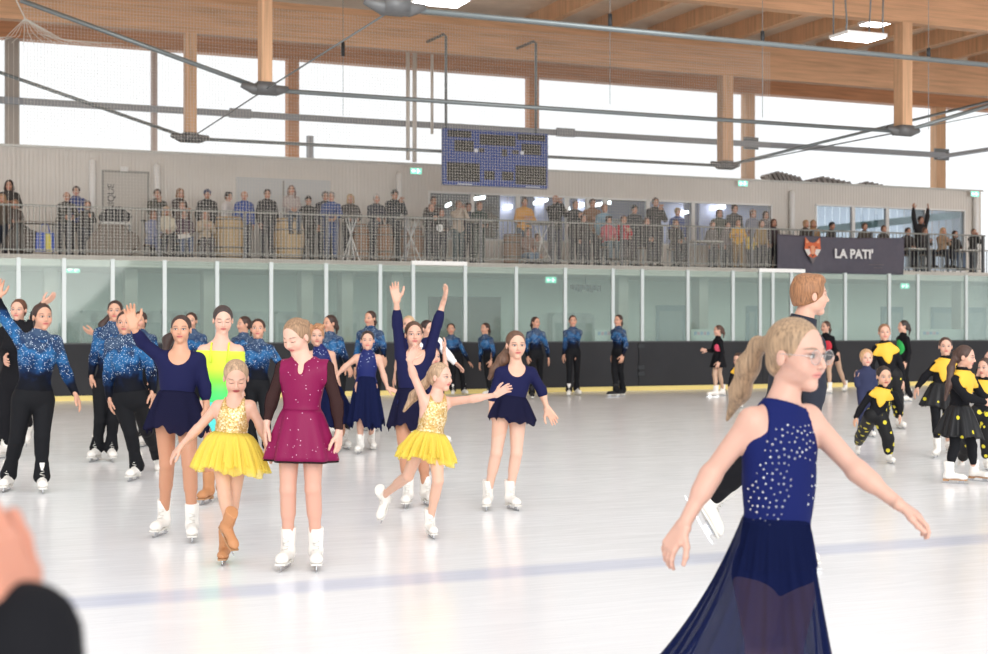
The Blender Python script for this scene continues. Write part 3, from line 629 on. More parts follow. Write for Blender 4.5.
o_ = n.new('ShaderNodeOutputMaterial'); tr = n.new('ShaderNodeBsdfTransparent'); gl = n.new('ShaderNodeBsdfGlossy'); di = n.new('ShaderNodeBsdfDiffuse'); fr = n.new('ShaderNodeFresnel'); fr.inputs[0].default_value = 1.5
tr.inputs[0].default_value = (*srgb(238, 247, 243), 1); gl.inputs['Roughness'].default_value = .03; di.inputs[0].default_value = (*srgb(205, 222, 216), 1)
m0 = n.new('ShaderNodeMixShader'); m0.inputs[0].default_value = .16; l.new(tr.outputs[0], m0.inputs[1]); l.new(di.outputs[0], m0.inputs[2])
m1 = n.new('ShaderNodeMixShader'); l.new(fr.outputs[0], m1.inputs[0]); l.new(m0.outputs[0], m1.inputs[1]); l.new(gl.outputs[0], m1.inputs[2]); l.new(m1.outputs[0], o_.inputs[0])
CLEAR = bpy.data.materials.new('window_glass'); CLEAR.use_nodes = True; n = CLEAR.node_tree.nodes; l = CLEAR.node_tree.links; n.clear()
o_ = n.new('ShaderNodeOutputMaterial'); tr = n.new('ShaderNodeBsdfTransparent'); gl = n.new('ShaderNodeBsdfGlossy'); fr = n.new('ShaderNodeFresnel'); tr.inputs[0].default_value = (.88, .92, .95, 1); gl.inputs['Roughness'].default_value = .02
m1 = n.new('ShaderNodeMixShader'); l.new(fr.outputs[0], m1.inputs[0]); l.new(tr.outputs[0], m1.inputs[1]); l.new(gl.outputs[0], m1.inputs[2]); l.new(m1.outputs[0], o_.inputs[0])
LILAC = mat('lilac_reflection', srgb(206, 208, 236), .7); PALE = mat('pale_blue_screen', srgb(212, 222, 234), .5, var=.04, vscale=6, stretch=(6, 1, .2))
def win(idx, a0, a1, z0, z1, mull, pm, fm=WHITEM):
    fr_ = MB(); fw = .05
    fr_.box(a0, a1, DW-.03, DW+.08, z0, z0+fw).box(a0, a1, DW-.03, DW+.08, z1-fw, z1).box(a0, a0+fw, DW-.03, DW+.08, z0, z1).box(a1-fw, a1, DW-.03, DW+.08, z0, z1)
    for q in mull: fr_.box(q-.055, q+.055, DW-.03, DW+.08, z0, z1)
    w_ = struct(fr_, 'window_%d' % idx, fm); g_ = MB().box(a0+fw, a1-fw, DW+.03, DW+.04, z0+fw, z1-fw).build('pane', pm, w_); return w_
win(1, *W1, [spx(q, DW) for q in (472, 518, 567, 588, 605, 648, 693)], CLEAR)
win(2, *W2, [spx(q, DW) for q in (853, 887, 926)], CLEAR)
# translucent slatted blind and a green band standing in for a window reflection
bl = hthing('slatted_blind', 'pale blue vertical slatted blind behind the right-hand gallery windows', 'blind', (W2[0]-.2, DW+.7, ZG))
q_ = MB()
for i in range(46):
    a0 = W2[0]-.2+i*(W2[1]-W2[0]+.6)/46; q_.box(a0, a0+.125, DW+.7+.02*(i % 2), DW+.71+.02*(i % 2), ZG+.02, W2[3]+.3)
hb(q_, 'slats', sheer_mat('blind_fabric', srgb(222, 232, 244), .5, trans=.7), bl)
hb(MB().box(W2[0]-.2, W2[1]+.4, DW+.68, DW+.76, W2[3]+.3, W2[3]+.38), 'rail', WHITEM, bl)
gb = hthing('green_reflection', 'dark green sloping band standing in for a reflection in the right-hand gallery windows', 'rail', (W2[0]-.2, DW+.5, ZG+1.15))
a = np.array(SDZ(818, 230, DW+.5)); b_ = np.array(SDZ(966, 214, DW+.5)); c_ = (a+b_)/2; d_ = (b_-a)/2
hb(MB().obox(c_, d_, (0, .03, 0), (0, 0, .11)), 'rail', mat('reflection_green', srgb(132, 158, 152), .5), gb)
gc = hthing('grey_column', 'grey square column behind the gallery window next to the cheering spectator', 'column', (spx(919, DW+.4), DW+.4, ZG))
hb(MB().box(spx(913, DW+.4), spx(926, DW+.4), DW+.3, DW+.45, ZG, W2[3]+.35), 'shaft', mat('column_grey', srgb(150, 150, 142), .8), gc)
for k_, (x0, x1) in enumerate(((500, 518), (535, 544), (577, 586), (652, 684), (700, 770))):  # lilac panels stand in for lavender reflections in the gallery windows
    ls = hthing('lilac_reflection', 'pale lilac reflection stand-in in the gallery room, %s' % ('leftmost, left of the orange jacket', 'left of the bald man', 'narrow one behind the blue and brown clothes', 'behind the tan cap', 'widest one at the right end')[k_], 'reflection_panel', (spx(x0, DW+1), DW+1, ZG)); hb(MB().box(spx(x0, DW+1), spx(x1, DW+1), DW+1, DW+1.05, ZG+.01, W1[3]+.2), 'panel', LILAC, ls)
TUBE = mat('tube_light', (1, 1, .96), emit=6)
for i, (x0, y0, x1, y1) in enumerate(((446, 206, 454, 203), (473, 199, 488, 196.5), (504, 208, 515, 206), (534, 203, 551, 199), (566, 209, 573, 208), (579, 205, 587, 204), (596, 205, 606, 203), (610, 202.5, 613, 202), (680, 213, 692, 211.5), (711, 208.5, 729, 206))):
    dd = DW+.75+.0*i; p0 = np.array(SDZ(x0, y0, dd)); p1 = np.array(SDZ(x1, y1, dd)); p1[1] += .25; m_ = (p0+p1)/2
    tl_ = hthing('tube_light', 'lit fluorescent tube in the gallery room, %s' % ('leftmost one', 'second from the left', 'left of the yellow-orange jacket man', 'beside the bald man in dark jacket', 'short one right of the bald man', 'above the dark-haired woman', 'behind the blue and brown jacket', 'tiny one left of the dark wall cap man', 'above the tan cap', 'rightmost one above the green hood')[i], 'lamp', tuple(m_), 'fluorescent tubes in the gallery room')
    hb(MB().obox(m_, (p1-p0)/2, (0, .05, 0), (0, 0, .045)), 'tube', TUBE, tl_); hb(MB().tube([m_+(0, 0, .04), (m_[0], m_[1], W1[3]+.25)], .006, 5), 'cord', DARKM, tl_)
# columns, facade rails, edge beam
def wood(name, c, st):
    m = mat(name, c, .6, bump=.08, bscale=30); n, l, p = nodes(m); t = n.new('ShaderNodeTexCoord'); mp = n.new('ShaderNodeMapping'); mp.inputs['Scale'].default_value = st; l.new(t.outputs['Object'], mp.inputs[0])
    z = n.new('ShaderNodeTexNoise'); z.inputs['Scale'].default_value = 1.5; z.inputs['Detail'].default_value = 6; l.new(mp.outputs[0], z.inputs[0])
    r = ramp(n, l, z.outputs[0], [(.3, tuple(v*.80 for v in c)), (.5, c), (.7, tuple(min(1, v*1.15) for v in c))])
    wv = n.new('ShaderNodeTexWave'); wv.bands_direction = 'Z' if st[2] > st[0] else 'X'; wv.inputs['Scale'].default_value = 7.5; wv.inputs['Distortion'].default_value = .4; l.new(t.outputs['Object'], wv.inputs[0])
    q = n.new('ShaderNodeMapRange'); q.inputs[1].default_value = 0; q.inputs[2].default_value = .15; q.inputs[3].default_value = .86; q.inputs[4].default_value = 1; l.new(wv.outputs['Fac'], q.inputs[0])
    h = n.new('ShaderNodeVectorMath'); h.operation = 'SCALE'; l.new(r.outputs[0], h.inputs[0]); l.new(q.outputs[0], h.inputs['Scale']); l.new(h.outputs[0], p.inputs['Base Color']); return m
WOODB = wood('glulam', srgb(220, 174, 136), (.5, .5, 9)); WOODP = wood('glulam_post', srgb(220, 176, 138), (9, 9, .5)); WOODR = wood('glulam_reddish', srgb(206, 148, 108), (.5, .5, 9)); DECK = mat('roof_deck', srgb(226, 206, 184), .8, var=.05, vscale=3)
ZE = zpx(292, 60, DF)
for x, wpx, m_, lb in ((12, 13, mat('grey_painted_post', srgb(176, 168, 160), .7), 'grey post standing behind the net at the far left edge'), (292, 11, WOODR, 'reddish wooden facade column left of the hanging vent pipes'), (532, 10, WOODR, 'reddish wooden facade column standing above the scoreboard'), (748, 9.5, WOODP, 'light wooden facade column right of the far truss strut'), (938, 11, WOODP, 'light wooden facade column at the right end above the wall')):
    s_ = spx(x, DF); c_ = hthing('facade_column', lb, 'column', (s_, DF, 0), 'facade columns'); hw = wpx/2*ydep(x, DF)/F/CT*.97
    hb(MB().box(s_-hw, s_+hw, DF-.15, DF+.15, W1[3]+.36 if x in (532, 748) else 0, ZE+.1), 'shaft', m_, c_)
    if x > 700: hb(MB().box(s_-hw-.1, s_+hw+.1, DF-.19, DF-.15, zpx(x, 155 if x > 900 else 144, DF)-.18, zpx(x, 155 if x > 900 else 144, DF)+.18), 'bracket', GREYM, c_)
s_ = spx(154, DF); c_ = hthing('facade_mullion', 'slim pinkish mullion of the facade left of the first truss strut', 'mullion', (s_, DF, 0)); hb(MB().box(s_-.07, s_+.07, DF-.1, DF+.1, 0, ZE+.1), 'shaft', mat('pinkish_grey', srgb(188, 168, 160), .6), c_)
rl = hthing('facade_rail', 'grey horizontal steel rail crossing the bright facade glazing', 'rail', (0, DF-.3, 7)); q_ = MB()
za = zpx(0, 100, DF-.3); q_.box(-10, spx(938, DF), DF-.36, DF-.24, za-.08, za+.08); hb(q_, 'rail', mat('rail_grey', srgb(160, 164, 170), .5), rl)
p0 = SDZ(938, 157, DF-.3); p1 = SDZ(1010, 146, DF-.3); hb(MB().tube([p0, p1], .07, 8), 'brace', mat('rail_grey'), rl)
for x in (240, 565): s_ = spx(x, DF-.36); hb(MB().box(s_-.28, s_+.28, DF-.42, DF-.36, za-.12, za+.12), 'joint_plate', mat('rail_grey'), rl)
eb = hthing('edge_beam', 'reddish glulam beam along the head of the facade glazing', 'beam', (0, DF, ZE)); hb(MB().box(-14, 60, DF-.2, DF+.2, ZE, ZE+1.0), 'beam', WOODR, eb)
ep = hthing('eaves_pipe', 'white pipe running along under the far roof beam', 'pipe', (0, D2+1.5, ZE)); 
zq = zpx(500, 53, D2+1.5); hb(MB().tube([(-12, D2+1.5, zq), (55, D2+1.5, zq)], .055, 8), 'pipe', mat('pipe_beige', srgb(240, 232, 222), .5), ep, True)
for i, (x, y0, y1, r_) in enumerate(((408, 50, 160, .055), (414.5, 50, 162, .06), (432, 52, 134, .045))):
    s_ = spx(x, DF-.8); z0 = zpx(x, y1, DF-.8); z1 = ZE+.3; pv = hthing('vent_pipe', ('thin pale vertical pipe hanging before the facade, leftmost of three', 'pale vertical pipe hanging before the facade, middle of three', 'short beige vertical pipe hanging before the facade, rightmost of three')[i], 'pipe', (s_, DF-.8, z0), 'pipes hanging before the facade')
    hb(MB().tube([(s_, DF-.8, z0), (s_, DF-.8, z1)], r_, 8), 'pipe', mat('pipe_beige'), pv, True)
s_ = spx(310, DF+1.5); pv = hthing('roof_vent', 'grey vent stub on the roof outside the glazing', 'vent', (s_, DF+1.5, ZG)); hb(MB().tube([(s_, DF+1.5, ZG), (s_, DF+1.5, zpx(310, 136, DF+1.5))], .1, 10), 'pipe', mat('rail_grey'), pv, True)
# roof: trusses, joists, deck
ZB, ZBT = 7.97, 8.83; ZK = 5.66
struct(MB().box(-14, 60, D0-3, DF+.3, ZBT+.42, ZBT+.5), 'ceiling', DECK)
jx = []
k_ = 0
s0j = spx(668, D2)
for i in range(-16, 26):
    s_ = s0j+i*1.74
    if not (spx(560, D2)-2 < s_ < spx(1010, D2)+9): continue
    k_ += 1; r_ = hthing('roof_joist', 'light wooden roof joist above the beams at the upper right, %s from the left' % ['first','second','third','fourth','fifth','sixth','seventh','eighth','ninth','tenth','eleventh','twelfth','thirteenth','fourteenth','fifteenth','sixteenth','seventeenth','eighteenth'][k_-1], 'joist', (s_, (D0+D2)/2, ZBT-.02), 'roof joists'); hb(MB().box(s_-.1, s_+.1, D0-1, D2+.9, ZBT+.02, ZBT+.42), 'joist', WOODP, r_)
def truss(d, lab, lpx, rpx, tie, r_tie, beam=True, m=WOODB):
    o = (spx(lpx, d), d, ZB); rt = hthing('roof_truss', lab, 'truss', o, None)
    hb(MB().box(-14, 60, d-.13, d+.13, ZB, ZBT), 'beam', m, rt)
    J_ = []
    for x, wp in ((lpx, 11), (rpx, 12)):
        if x is None: continue
        s_ = spx(x, d); hw = wp/2*ydep(x, d)/F/CT*.9; hb(MB().box(s_-hw, s_+hw, d-.15, d+.15, ZK+.05, ZB), 'strut', WOODP, rt)
        q = MB().tube([(s_-.42, d, ZK+.06), (s_-.2, d, ZK), (s_+.2, d, ZK), (s_+.42, d, ZK+.04)], [.05, .1, .1, .05], 8).box(s_-.16, s_+.16, d-.17, d+.17, ZK-.07, ZK+.12); hb(q, 'tie_joint', DARKM, rt, True)
    for seg in tie: hb(MB().tube(seg, r_tie, 8), 'tie_rod', mat('tie_rod_steel', srgb(128, 136, 138), .35, .5), rt, True)
    return rt
sl2, sr2 = spx(190, D2), spx(725, D2); sl1, sr1 = spx(265, D1), spx(903, D1); sl0 = spx(395, D0)
truss(D2, 'far glulam roof truss with two struts, tied by thin steel rods, above the gallery', 190, 725, [[SDZ(-30, 62, D2), (sl2, D2, ZK)], [(sl2, D2, ZK), (sr2, D2, ZK)], [(sr2, D2, ZK), SDZ(1020, 94, D2)]], .038)
truss(D1, 'middle roof truss with struts before the far left glazing and at the right', 265, 903, [[SDZ(20, 0, D1), (sl1, D1, ZK)], [(sl1, D1, ZK), (sr1, D1, ZK)], [(sr1, D1, ZK), SDZ(1030, 93, D1)]], .042)
truss(D0, 'nearest roof truss with its tie joint at the top edge, thick grey tie pipe', 395, None, [[(sl0-6, D0, ZK+2.2), (sl0, D0, ZK)], [(sl0, D0, ZK), SDZ(1040, 70, D0)]], .04)
xb = hthing('bracing_cable', 'thin steel cable linking the strut feet of the three trusses on the left', 'cable', (sl1, D1, ZK))
hb(MB().tube([(sl0, D0, ZK), (sl1, D1, ZK), (sl2, D2, ZK)], .014, 6), 'cable', GREYM, xb, True)
xb = hthing('bracing_cable', 'thin steel cable from the far truss strut to the right-hand strut', 'cable', (sr1, D1, ZK))
hb(MB().tube([(sr1, D1, ZK), (sr2, D2, ZK)], .014, 6).tube([(sr2, D2, ZK), SDZ(1000, 112, D1+3)], .012, 6), 'cable', GREYM, xb, True)
for i, (x, y0, y1, d) in enumerate(((610, 14, 28, 20.), (762.5, 31, 44, 20.), (928.5, 48, 60, 20.), (343, 42, 56, 27.))):
    p_ = SDZ(x, (y0+y1)/2, d); hw_ = hthing('hanging_weight', ('black cylindrical weight on a wire under the roof, left one near the big pipe', 'black cylindrical weight on a wire left of the ceiling lamp', 'black cylindrical weight on a wire right of the tall strut', 'small black weight on a wire above the left glazing')[i], 'weight', p_, 'weights hanging on wires')
    h_ = (y1-y0)/2*ydep(x, d)/F; hb(MB().tube([(p_[0], d, p_[2]-h_), (p_[0], d, p_[2]+h_)], .032 if i < 3 else .035, 10), 'weight', mat('black_rubber', srgb(40, 44, 48), .5), hw_, True)
    hb(MB().tube([(p_[0], d, p_[2]-1.3), (p_[0], d, ZBT+.4)], .005, 5), 'wire', GREYM, hw_)
LED = mat('lamp_panel', (1, 1, 1), emit=9)
for i, (x, y, wpx, d, nn) in enumerate(((858, 38, 44, 21.5, 3), (440, 2, 48, 20.5, 3), (876, 24, 24, 27, 1))):
    p_ = np.array(SDZ(x, y, d)); hw = wpx/2*ydep(x, d)/F/CT; L_ = hthing('ceiling_lamp', ('square white lamp in a grey hanger under the wooden roof at the upper right', 'white lamp cut by the top edge near the tie joint', 'small lit lamp between the roof beams behind the hanging lamp')[i], 'lamp', tuple(p_))
    hb(MB().box(p_[0]-hw, p_[0]+hw, d-.28, d+.28, p_[2], p_[2]+.06), 'housing', WHITEM, L_)
    for k in range(nn):
        for j in (0, 1):
            a0 = p_[0]-hw+.03+k*(2*hw-.03)/nn; hb(MB().box(a0, a0+(2*hw-.03)/nn-.03, d-.26+.27*j, d-.02+.27*j, p_[2]-.012, p_[2]+.01), 'light_panel', LED, L_)
    q = MB()
    for sg in (-1, 1): q.tube([(p_[0]+sg*hw*.95, d-.2, p_[2]+.05), (p_[0]+sg*hw*.9, d-.2, p_[2]+.2), (p_[0]+sg*(hw*1.1+.05), d-.1, ZBT+.3)], .016, 6).tube([(p_[0]+sg*hw*.9, d+.2, p_[2]+.05), (p_[0]+sg*(hw*.95+.05), d+.1, ZBT+.3)], .014, 6)
    hb(q, 'hanger', GREYM, L_, True)
struct(MB().box(spx(856, D1+1.5), spx(905, D1+1.5), D1+1.2, D1+2.2, ZBT+.36, ZBT+.41), 'window_3', mat('skylight', (1, 1, 1), emit=1.2))
# scoreboard
ds = 31.3; a0, a1 = spx(443.5, ds), spx(548, ds); z1 = zpx(444, 128, ds); z0 = zpx(444, 184.5, ds)
sb = hthing('scoreboard', 'dark blue electronic scoreboard hanging from two grey pipes above the gallery', 'scoreboard', ((a0+a1)/2, ds, z0))
hb(MB().box(a0, a1, ds, ds+.14, z0, z1), 'casing', mat('scoreboard_blue', srgb(48, 74, 142), .5), sb)
LEDD = dots_mat('led_matrix', srgb(58, 58, 56), srgb(92, 88, 72), 22, .3)
wS, hS = a1-a0, z1-z0
for (u0, u1, v0, v1) in ((.04, .26, .85, .97), (.34, .68, .74, .93), (.70, .97, .86, .97), (.1, .28, .6, .8), (.74, .93, .6, .8), (.03, .34, .07, .4), (.68, .98, .06, .4), (.38, .48, .12, .28), (.55, .66, .12, .28), (.33, .38, .6, .68), (.55, .60, .55, .68), (.65, .71, .6, .67)):
    hb(MB().box(a0+u0*wS, a0+u1*wS, ds-.012, ds+.01, z0+v0*hS, z0+v1*hS), 'led_panel', LEDD, sb)
for u0 in (.29, .73): hb(MB().box(a0+u0*wS, a0+(u0+.03)*wS, ds-.02, ds+.01, z0+.6*hS, z0+.66*hS), 'indicator', mat('indicator_white', srgb(215, 220, 225), .4), sb)
for u0 in (.13, .78): hb(MB().box(a0+u0*wS, a0+(u0+.14)*wS, ds-.012, ds+.01, z0+.015*hS, z0+.03*hS), 'trim_plate', mat('indicator_white'), sb)
for x, yt in ((447, 36, ), (537, 43)):
    s_ = spx(x, ds); zt = zpx(x, yt, ds); hb(MB().tube([(s_, ds+.06, z1-.05), (s_, ds+.06, zt), (s_-.05, ds+.08, zt+.05), (s_-.28, D2-.1, zt-.05)], .035, 8), 'hanging_pipe', GREYM, sb, True)
# gallery details
for i, (x, y0, y1) in enumerate(((92.5, 158, 206), (157, 163, 206), (399, 172, 212), (792, 190, 236), (976, 194, 262))):
    d_ = DW-.12; s_ = spx(x, d_); c_ = hthing('downpipe', 'white vertical downpipe on the gallery wall, %s' % ('left of the door with lettering', 'right of the door with lettering', 'left of the scoreboard', 'above the dark banner', 'at the right end of the wall')[i], 'pipe', (s_, d_, ZG), 'white pipes on the gallery wall')
    q = MB().tube([(s_, d_, ZG), (s_, d_, zpx(x, y0+3, d_)), (s_, d_, zpx(x, y0, d_))], [.085, .085, .03], 12); hb(q, 'pipe', WHITEM, c_, True)
dr = struct(MB().box(spx(104, DW), spx(147, DW), DW-.03, DW-.002, ZG, zpx(104, 172, DW)), 'door_1', mat('wall_door', srgb(200, 195, 187), .6))
a0, a1, zt = spx(104, DW), spx(147, DW), zpx(104, 172, DW)
MB().box(a0-.05, a0, DW-.05, DW, ZG, zt+.05).box(a1, a1+.05, DW-.05, DW, ZG, zt+.05).box(a0, a1, DW-.05, DW, zt, zt+.05).build('frame', mat('frame_grey', srgb(160, 158, 152), .6), dr)
MB().box(a1-.15, a1-.05, DW-.1, DW-.03, ZG+1.0, ZG+1.04).build('handle', DARKM, dr)
def text(s, size, o, m, parent, rz=0, ext=.004, sx=1., bold=0.):
    cu = bpy.data.curves.new('lettering', 'FONT'); cu.body = s; cu.size = size; cu.extrude = ext; cu.offset = bold; cu.align_x = 'LEFT'; ob = bpy.data.objects.new('lettering', cu); COL.objects.link(ob)
    dg = bpy.context.evaluated_depsgraph_get(); me = bpy.data.meshes.new_from_object(ob.evaluated_get(dg)); bpy.data.objects.remove(ob); me.materials.clear(); me.materials.append(m)
    ob = bpy.data.objects.new('lettering', me); COL.objects.link(ob); ob.parent = parent; ob.location = o
    ob.rotation_euler = (math.pi/2, rz, 0); ob.scale = (sx, 1, 1); return ob
tx = text('TECHNIQUE', .235, (spx(113, DW), DW-.045, ZG-.01+.12), mat('black_letter', srgb(52, 50, 50), .6), dr, -math.pi/2, sx=.92)
tx.location = (spx(114, DW), DW-.045, zpx(113, 181.5, DW)-1.27); 
bd_ = struct(MB().box(spx(236, DW), spx(330, DW), DW-.04, DW-.002, ZG, zpx(236, 177, DW)), 'door_2', mat('pale_panel', srgb(206, 208, 208), .5)); MB().box(spx(283, DW)-.02, spx(283, DW)+.02, DW-.05, DW-.04, ZG, zpx(236, 179, DW)).build('seam', mat('frame_grey'), bd_)
EXITG = mat('exit_green', srgb(120, 225, 195), emit=1.1); EXITW = mat('exit_white', (1, 1, 1), emit=1.6)
for i, (x, y, d) in enumerate(((73, 269.5, 33.6), (551, 280, 33.6), (905, 286, 33.6), (416, 171, DW-.2), (743, 183.5, DW-.2), (975, 194, DW-.2), (50, 272, 34.5))):
    if i == 6: continue
    p_ = SDZ(x, y, d); e_ = hthing('exit_sign', 'lit green emergency exit sign %s' % ('under the gallery at the left', 'under the gallery above the skaters at the boards', 'under the gallery at the right', 'on the wall left of the scoreboard', 'high on the wall right of the scoreboard', 'at the top right end of the wall')[i], 'sign', p_, 'emergency exit signs')
    hb(MB().box(p_[0]-.16, p_[0]+.16, d, d+.05, p_[2]-.085, p_[2]+.085), 'casing', WHITEM, e_); hb(MB().box(p_[0]-.15, p_[0]+.15, d-.006, d, p_[2]-.075, p_[2]+.075), 'face', EXITG, e_)
    q = MB().prism([(p_[0]-.13, p_[2]), (p_[0]-.07, p_[2]+.05), (p_[0]-.07, p_[2]+.015), (p_[0]-.01, p_[2]+.015), (p_[0]-.01, p_[2]-.015), (p_[0]-.07, p_[2]-.015), (p_[0]-.07, p_[2]-.05)], d-.01, d-.005).box(p_[0]+.03, p_[0]+.07, d-.01, d-.005, p_[2]-.05, p_[2]+.02).tube([(p_[0]+.05, d-.008, p_[2]+.04), (p_[0]+.05, d-.004, p_[2]+.04)], .02, 8).box(p_[0]+.07, p_[0]+.12, d-.01, d-.005, p_[2]-.01, p_[2]+.01)
    hb(q, 'pictogram', EXITW, e_)
    if i < 3: hb(MB().tube([(p_[0], d+.02, p_[2]+.08), (p_[0], d+.02, ZG-.24)], .01, 5), 'bracket', GREYM, e_)
# wall camera above the lettered door
p_ = SDZ(124, 169, DW-.12); e_ = hthing('wall_camera', 'small white camera above the lettered gallery door', 'camera', p_); hb(MB().box(p_[0]-.09, p_[0]+.09, DW-.2, DW-.1, p_[2]-.06, p_[2]+.05), 'body', WHITEM, e_); hb(MB().tube([(p_[0], DW-.11, p_[2]), (p_[0], DW, p_[2])], .03, 6), 'arm', WHITEM, e_)
# stacked panels on the annex roof beyond the wall
SLT = mat('weathered_slat', srgb(150, 144, 140), .8)
for i, (x0, x1, yp) in enumerate(((770, 792, 172), (812, 842, 177), (858, 884, 182))):
    d = DW+1.1; o = (spx(x0, d), d, ZT-.1); e_ = hthing('folded_frame_stack', ('stack of folded dark frames on the wall top, left of three', 'stack of folded dark frames on the wall top, middle of three', 'stack of folded dark frames on the wall top, right of three')[i], 'frames', o, 'folded frames beyond the wall'); q = MB()
    for k in range(9):
        x = x0+(x1-x0+10)*k/8; h_ = 1-abs(k-3.2)/7; pa = np.array(SDZ(x, yp+14, d)); pb = np.array(SDZ(x-7+k*.2, yp+8-8*h_, d)); q.obox((pa+pb)/2, (pb-pa)/2, (0, .12, 0), (.035, 0, .03))
    hb(q, 'frames', SLT, e_)
struct(MB().box(W1[1]+1.2, SEND-.22, DW+.95, DW+1.5, ZT-.25, ZT-.15), 'ceiling', CONC)
# gallery railing
RAILM = mat('galvanised_rail', srgb(140, 140, 134), .5, .35)
rg = hthing('gallery_railing', 'grey steel railing of thin uprights along the whole gallery edge', 'railing', (10, DR, ZG)); sA_, sB_ = -8., spx(985, DR)
hb(MB().box(sA_, sB_, DR-.025, DR+.025, ZG+1.03, ZG+1.07), 'top_rail', RAILM, rg); hb(MB().box(sA_, sB_, DR-.015, DR+.015, ZG+.08, ZG+.11), 'bottom_rail', RAILM, rg)
s_ = sA_; k = 0
while s_ < sB_:
    hb(MB().box(s_-.03, s_+.03, DR-.04, DR+.04, ZG-.22, ZG+1.05), 'post', DARKM, rg); e2 = min(s_+1.93, sB_); q = MB(); x = s_+.12
    while x < e2-.05: q.box(x-.008, x+.008, DR-.008, DR+.008, ZG+.1, ZG+1.04); x += .12
    hb(q, 'baluster_panel', RAILM, rg); s_ += 1.93
# banner
BAN = mat('banner_cloth', srgb(92, 88, 100), .7, bump=.25, bscale=4, var=.05); db = DR-.09; a0, a1 = spx(777.5, db), spx(904, db); z1, z0 = zpx(777.5, 234, db), zpx(777.5, 273, db); nS, nZ = 60, 14
bn = hthing('banner', 'dark grey fabric banner with an orange fox head and white lettering on the railing', 'banner', ((a0+a1)/2, db, z0)); V = []; rb = random.Random(4)
fold = lambda a, v: .02*math.sin(9*a+3*v)+.018*math.sin(4*a-6*v+1)+.01*math.sin(17*a+5*v)
for j in range(nZ+1):
    for i in range(nS+1): a = i/nS; v = j/nZ; V.append((a0+(a1-a0)*a, db+fold(a*3, v), z0+(z1-z0)*v-.04*math.sin(math.pi*a)*(v)))
q = MB(); q.v = V; q.f = [(j*(nS+1)+i, j*(nS+1)+i+1, (j+1)*(nS+1)+i+1, (j+1)*(nS+1)+i) for j in range(nZ) for i in range(nS)]; o_ = hb(q, 'cloth', BAN, bn, True); md = o_.modifiers.new('thickness', 'SOLIDIFY'); md.thickness = .006
fx, fz = spx(811.5, db), zpx(811.5, 248.5, db); fs = .26; dd = db-.055
FO = mat('fox_orange', srgb(222, 112, 72), .7); FL = mat('fox_light', srgb(236, 168, 130), .7); FW = mat('fox_white', srgb(232, 226, 222), .7); FG = mat('fox_grey', srgb(120, 112, 114), .7)
def poly(pts, m, k=0): hb(MB().prism([(fx+x*fs, fz+z*fs*1.05) for x, z in pts][::-1], dd-.004*k, dd-.004*k+.003), 'fox_emblem', m, bn)
poly([(-.95, .35), (-.9, 1.1), (-.35, .6), (0, .55), (.35, .6), (.9, 1.1), (.95, .35), (1.0, -.1), (.55, -.75), (0, -1.15), (-.55, -.75), (-1.0, -.1)], FO)
poly([(-.8, .5), (-.78, .9), (-.45, .58)], FL, 1); poly([(.8, .5), (.45, .58), (.78, .9)], FL, 1)
poly([(-1.0, -.1), (-.4, -.05), (-.25, -.5), (-.55, -.75)], FW, 1); poly([(1.0, -.1), (.55, -.75), (.25, -.5), (.4, -.05)], FW, 1)
poly([(-.25, .2), (0, .3), (.25, .2), (.18, -.5), (0, -.62), (-.18, -.5)], FL, 2); poly([(-.18, -.62), (.18, -.62), (0, -.85)], mat('black_letter'), 2); poly([(-.5, -.75), (0, -.95), (.5, -.75), (0, -1.5)], FG, 1)
for s in (-1, 1): poly([(s*.28, .1), (s*.55, .22), (s*.5, .02)], mat('black_letter'), 2)
LW = mat('letter_white', srgb(238, 236, 236), .6); text("LA PATI'", .34, (spx(833, db)-ORG[bn.name][0], -.07, zpx(840, 258, db)-z0), LW, bn, sx=1.02, bold=.012)
q = MB()
for k in range(2): 
    for j in range(7-3*k): a = spx(868+j*2.2+k*5, db); q.box(a, a+.035, dd, dd+.003, zpx(868, 264.5+k*3, db)-.02, zpx(868, 264.5+k*3, db)+.01)
hb(q, 'small_print', FG, bn)
# dasher boards with glass
BLACKC = mat('black_cover', srgb(40, 41, 45), .8, bump=.3, bscale=3, var=.12, vscale=1.5); YEL = mat('kick_yellow', srgb(226, 206, 130), .5)
ZBD = 1.13; rb_ = hthing('rink_boards', 'rink boards in black covers with a yellow kick strip and tall clear glass', 'boards', (10, DB, 0)); ps = [-32, spx(-60, DB), spx(-25, DB)]+[spx(x, DB) for x in (18.5, 64, 112.5, 164.5, 217, 271, 326, 380, 413, 465, 516, 565, 612.7, 642, 687.6, 732.7, 759.8, 772.5, 791, 803, 845, 889, 917.6, 965.9)]+[spx(1015, DB), 60]
for a0, a1 in ((-32, spx(636, DB)), (spx(636, DB)+.02, spx(760, DB)), (spx(760, DB)+.01, 60)): hb(MB().box(a0, a1, DB-.12, DB+.05, .10, ZBD), 'cover', BLACKC, rb_)
hb(MB().box(-32, 60, DB-.135, DB+.05, 0, .10), 'kick_strip', YEL, rb_); hb(MB().box(-32, 60, DB-.10, DB+.08, ZBD, ZBD+.03), 'sill', mat('dark_sill', srgb(70, 72, 74), .5), rb_)
for y in (ZBD-.08, .55, .4): s_ = spx(637, DB); hb(MB().box(s_-.05, s_+.12, DB-.15, DB-.11, y-.05, y+.03), 'gate_latch', mat('black_rubber'), rb_)
for i, s_ in enumerate(ps[1:-1]): hb(MB().box(s_-.04, s_+.04, DB-.03, DB+.04, ZBD, 2.86), 'post', mat('post_pale', srgb(204, 212, 212), .4, .2), rb_)
for i in range(1, len(ps)-2): hb(MB().box(ps[i]+.045, ps[i+1]-.045, DB, DB+.012, ZBD+.03, 2.84), 'glass_panel', GLASS, rb_)
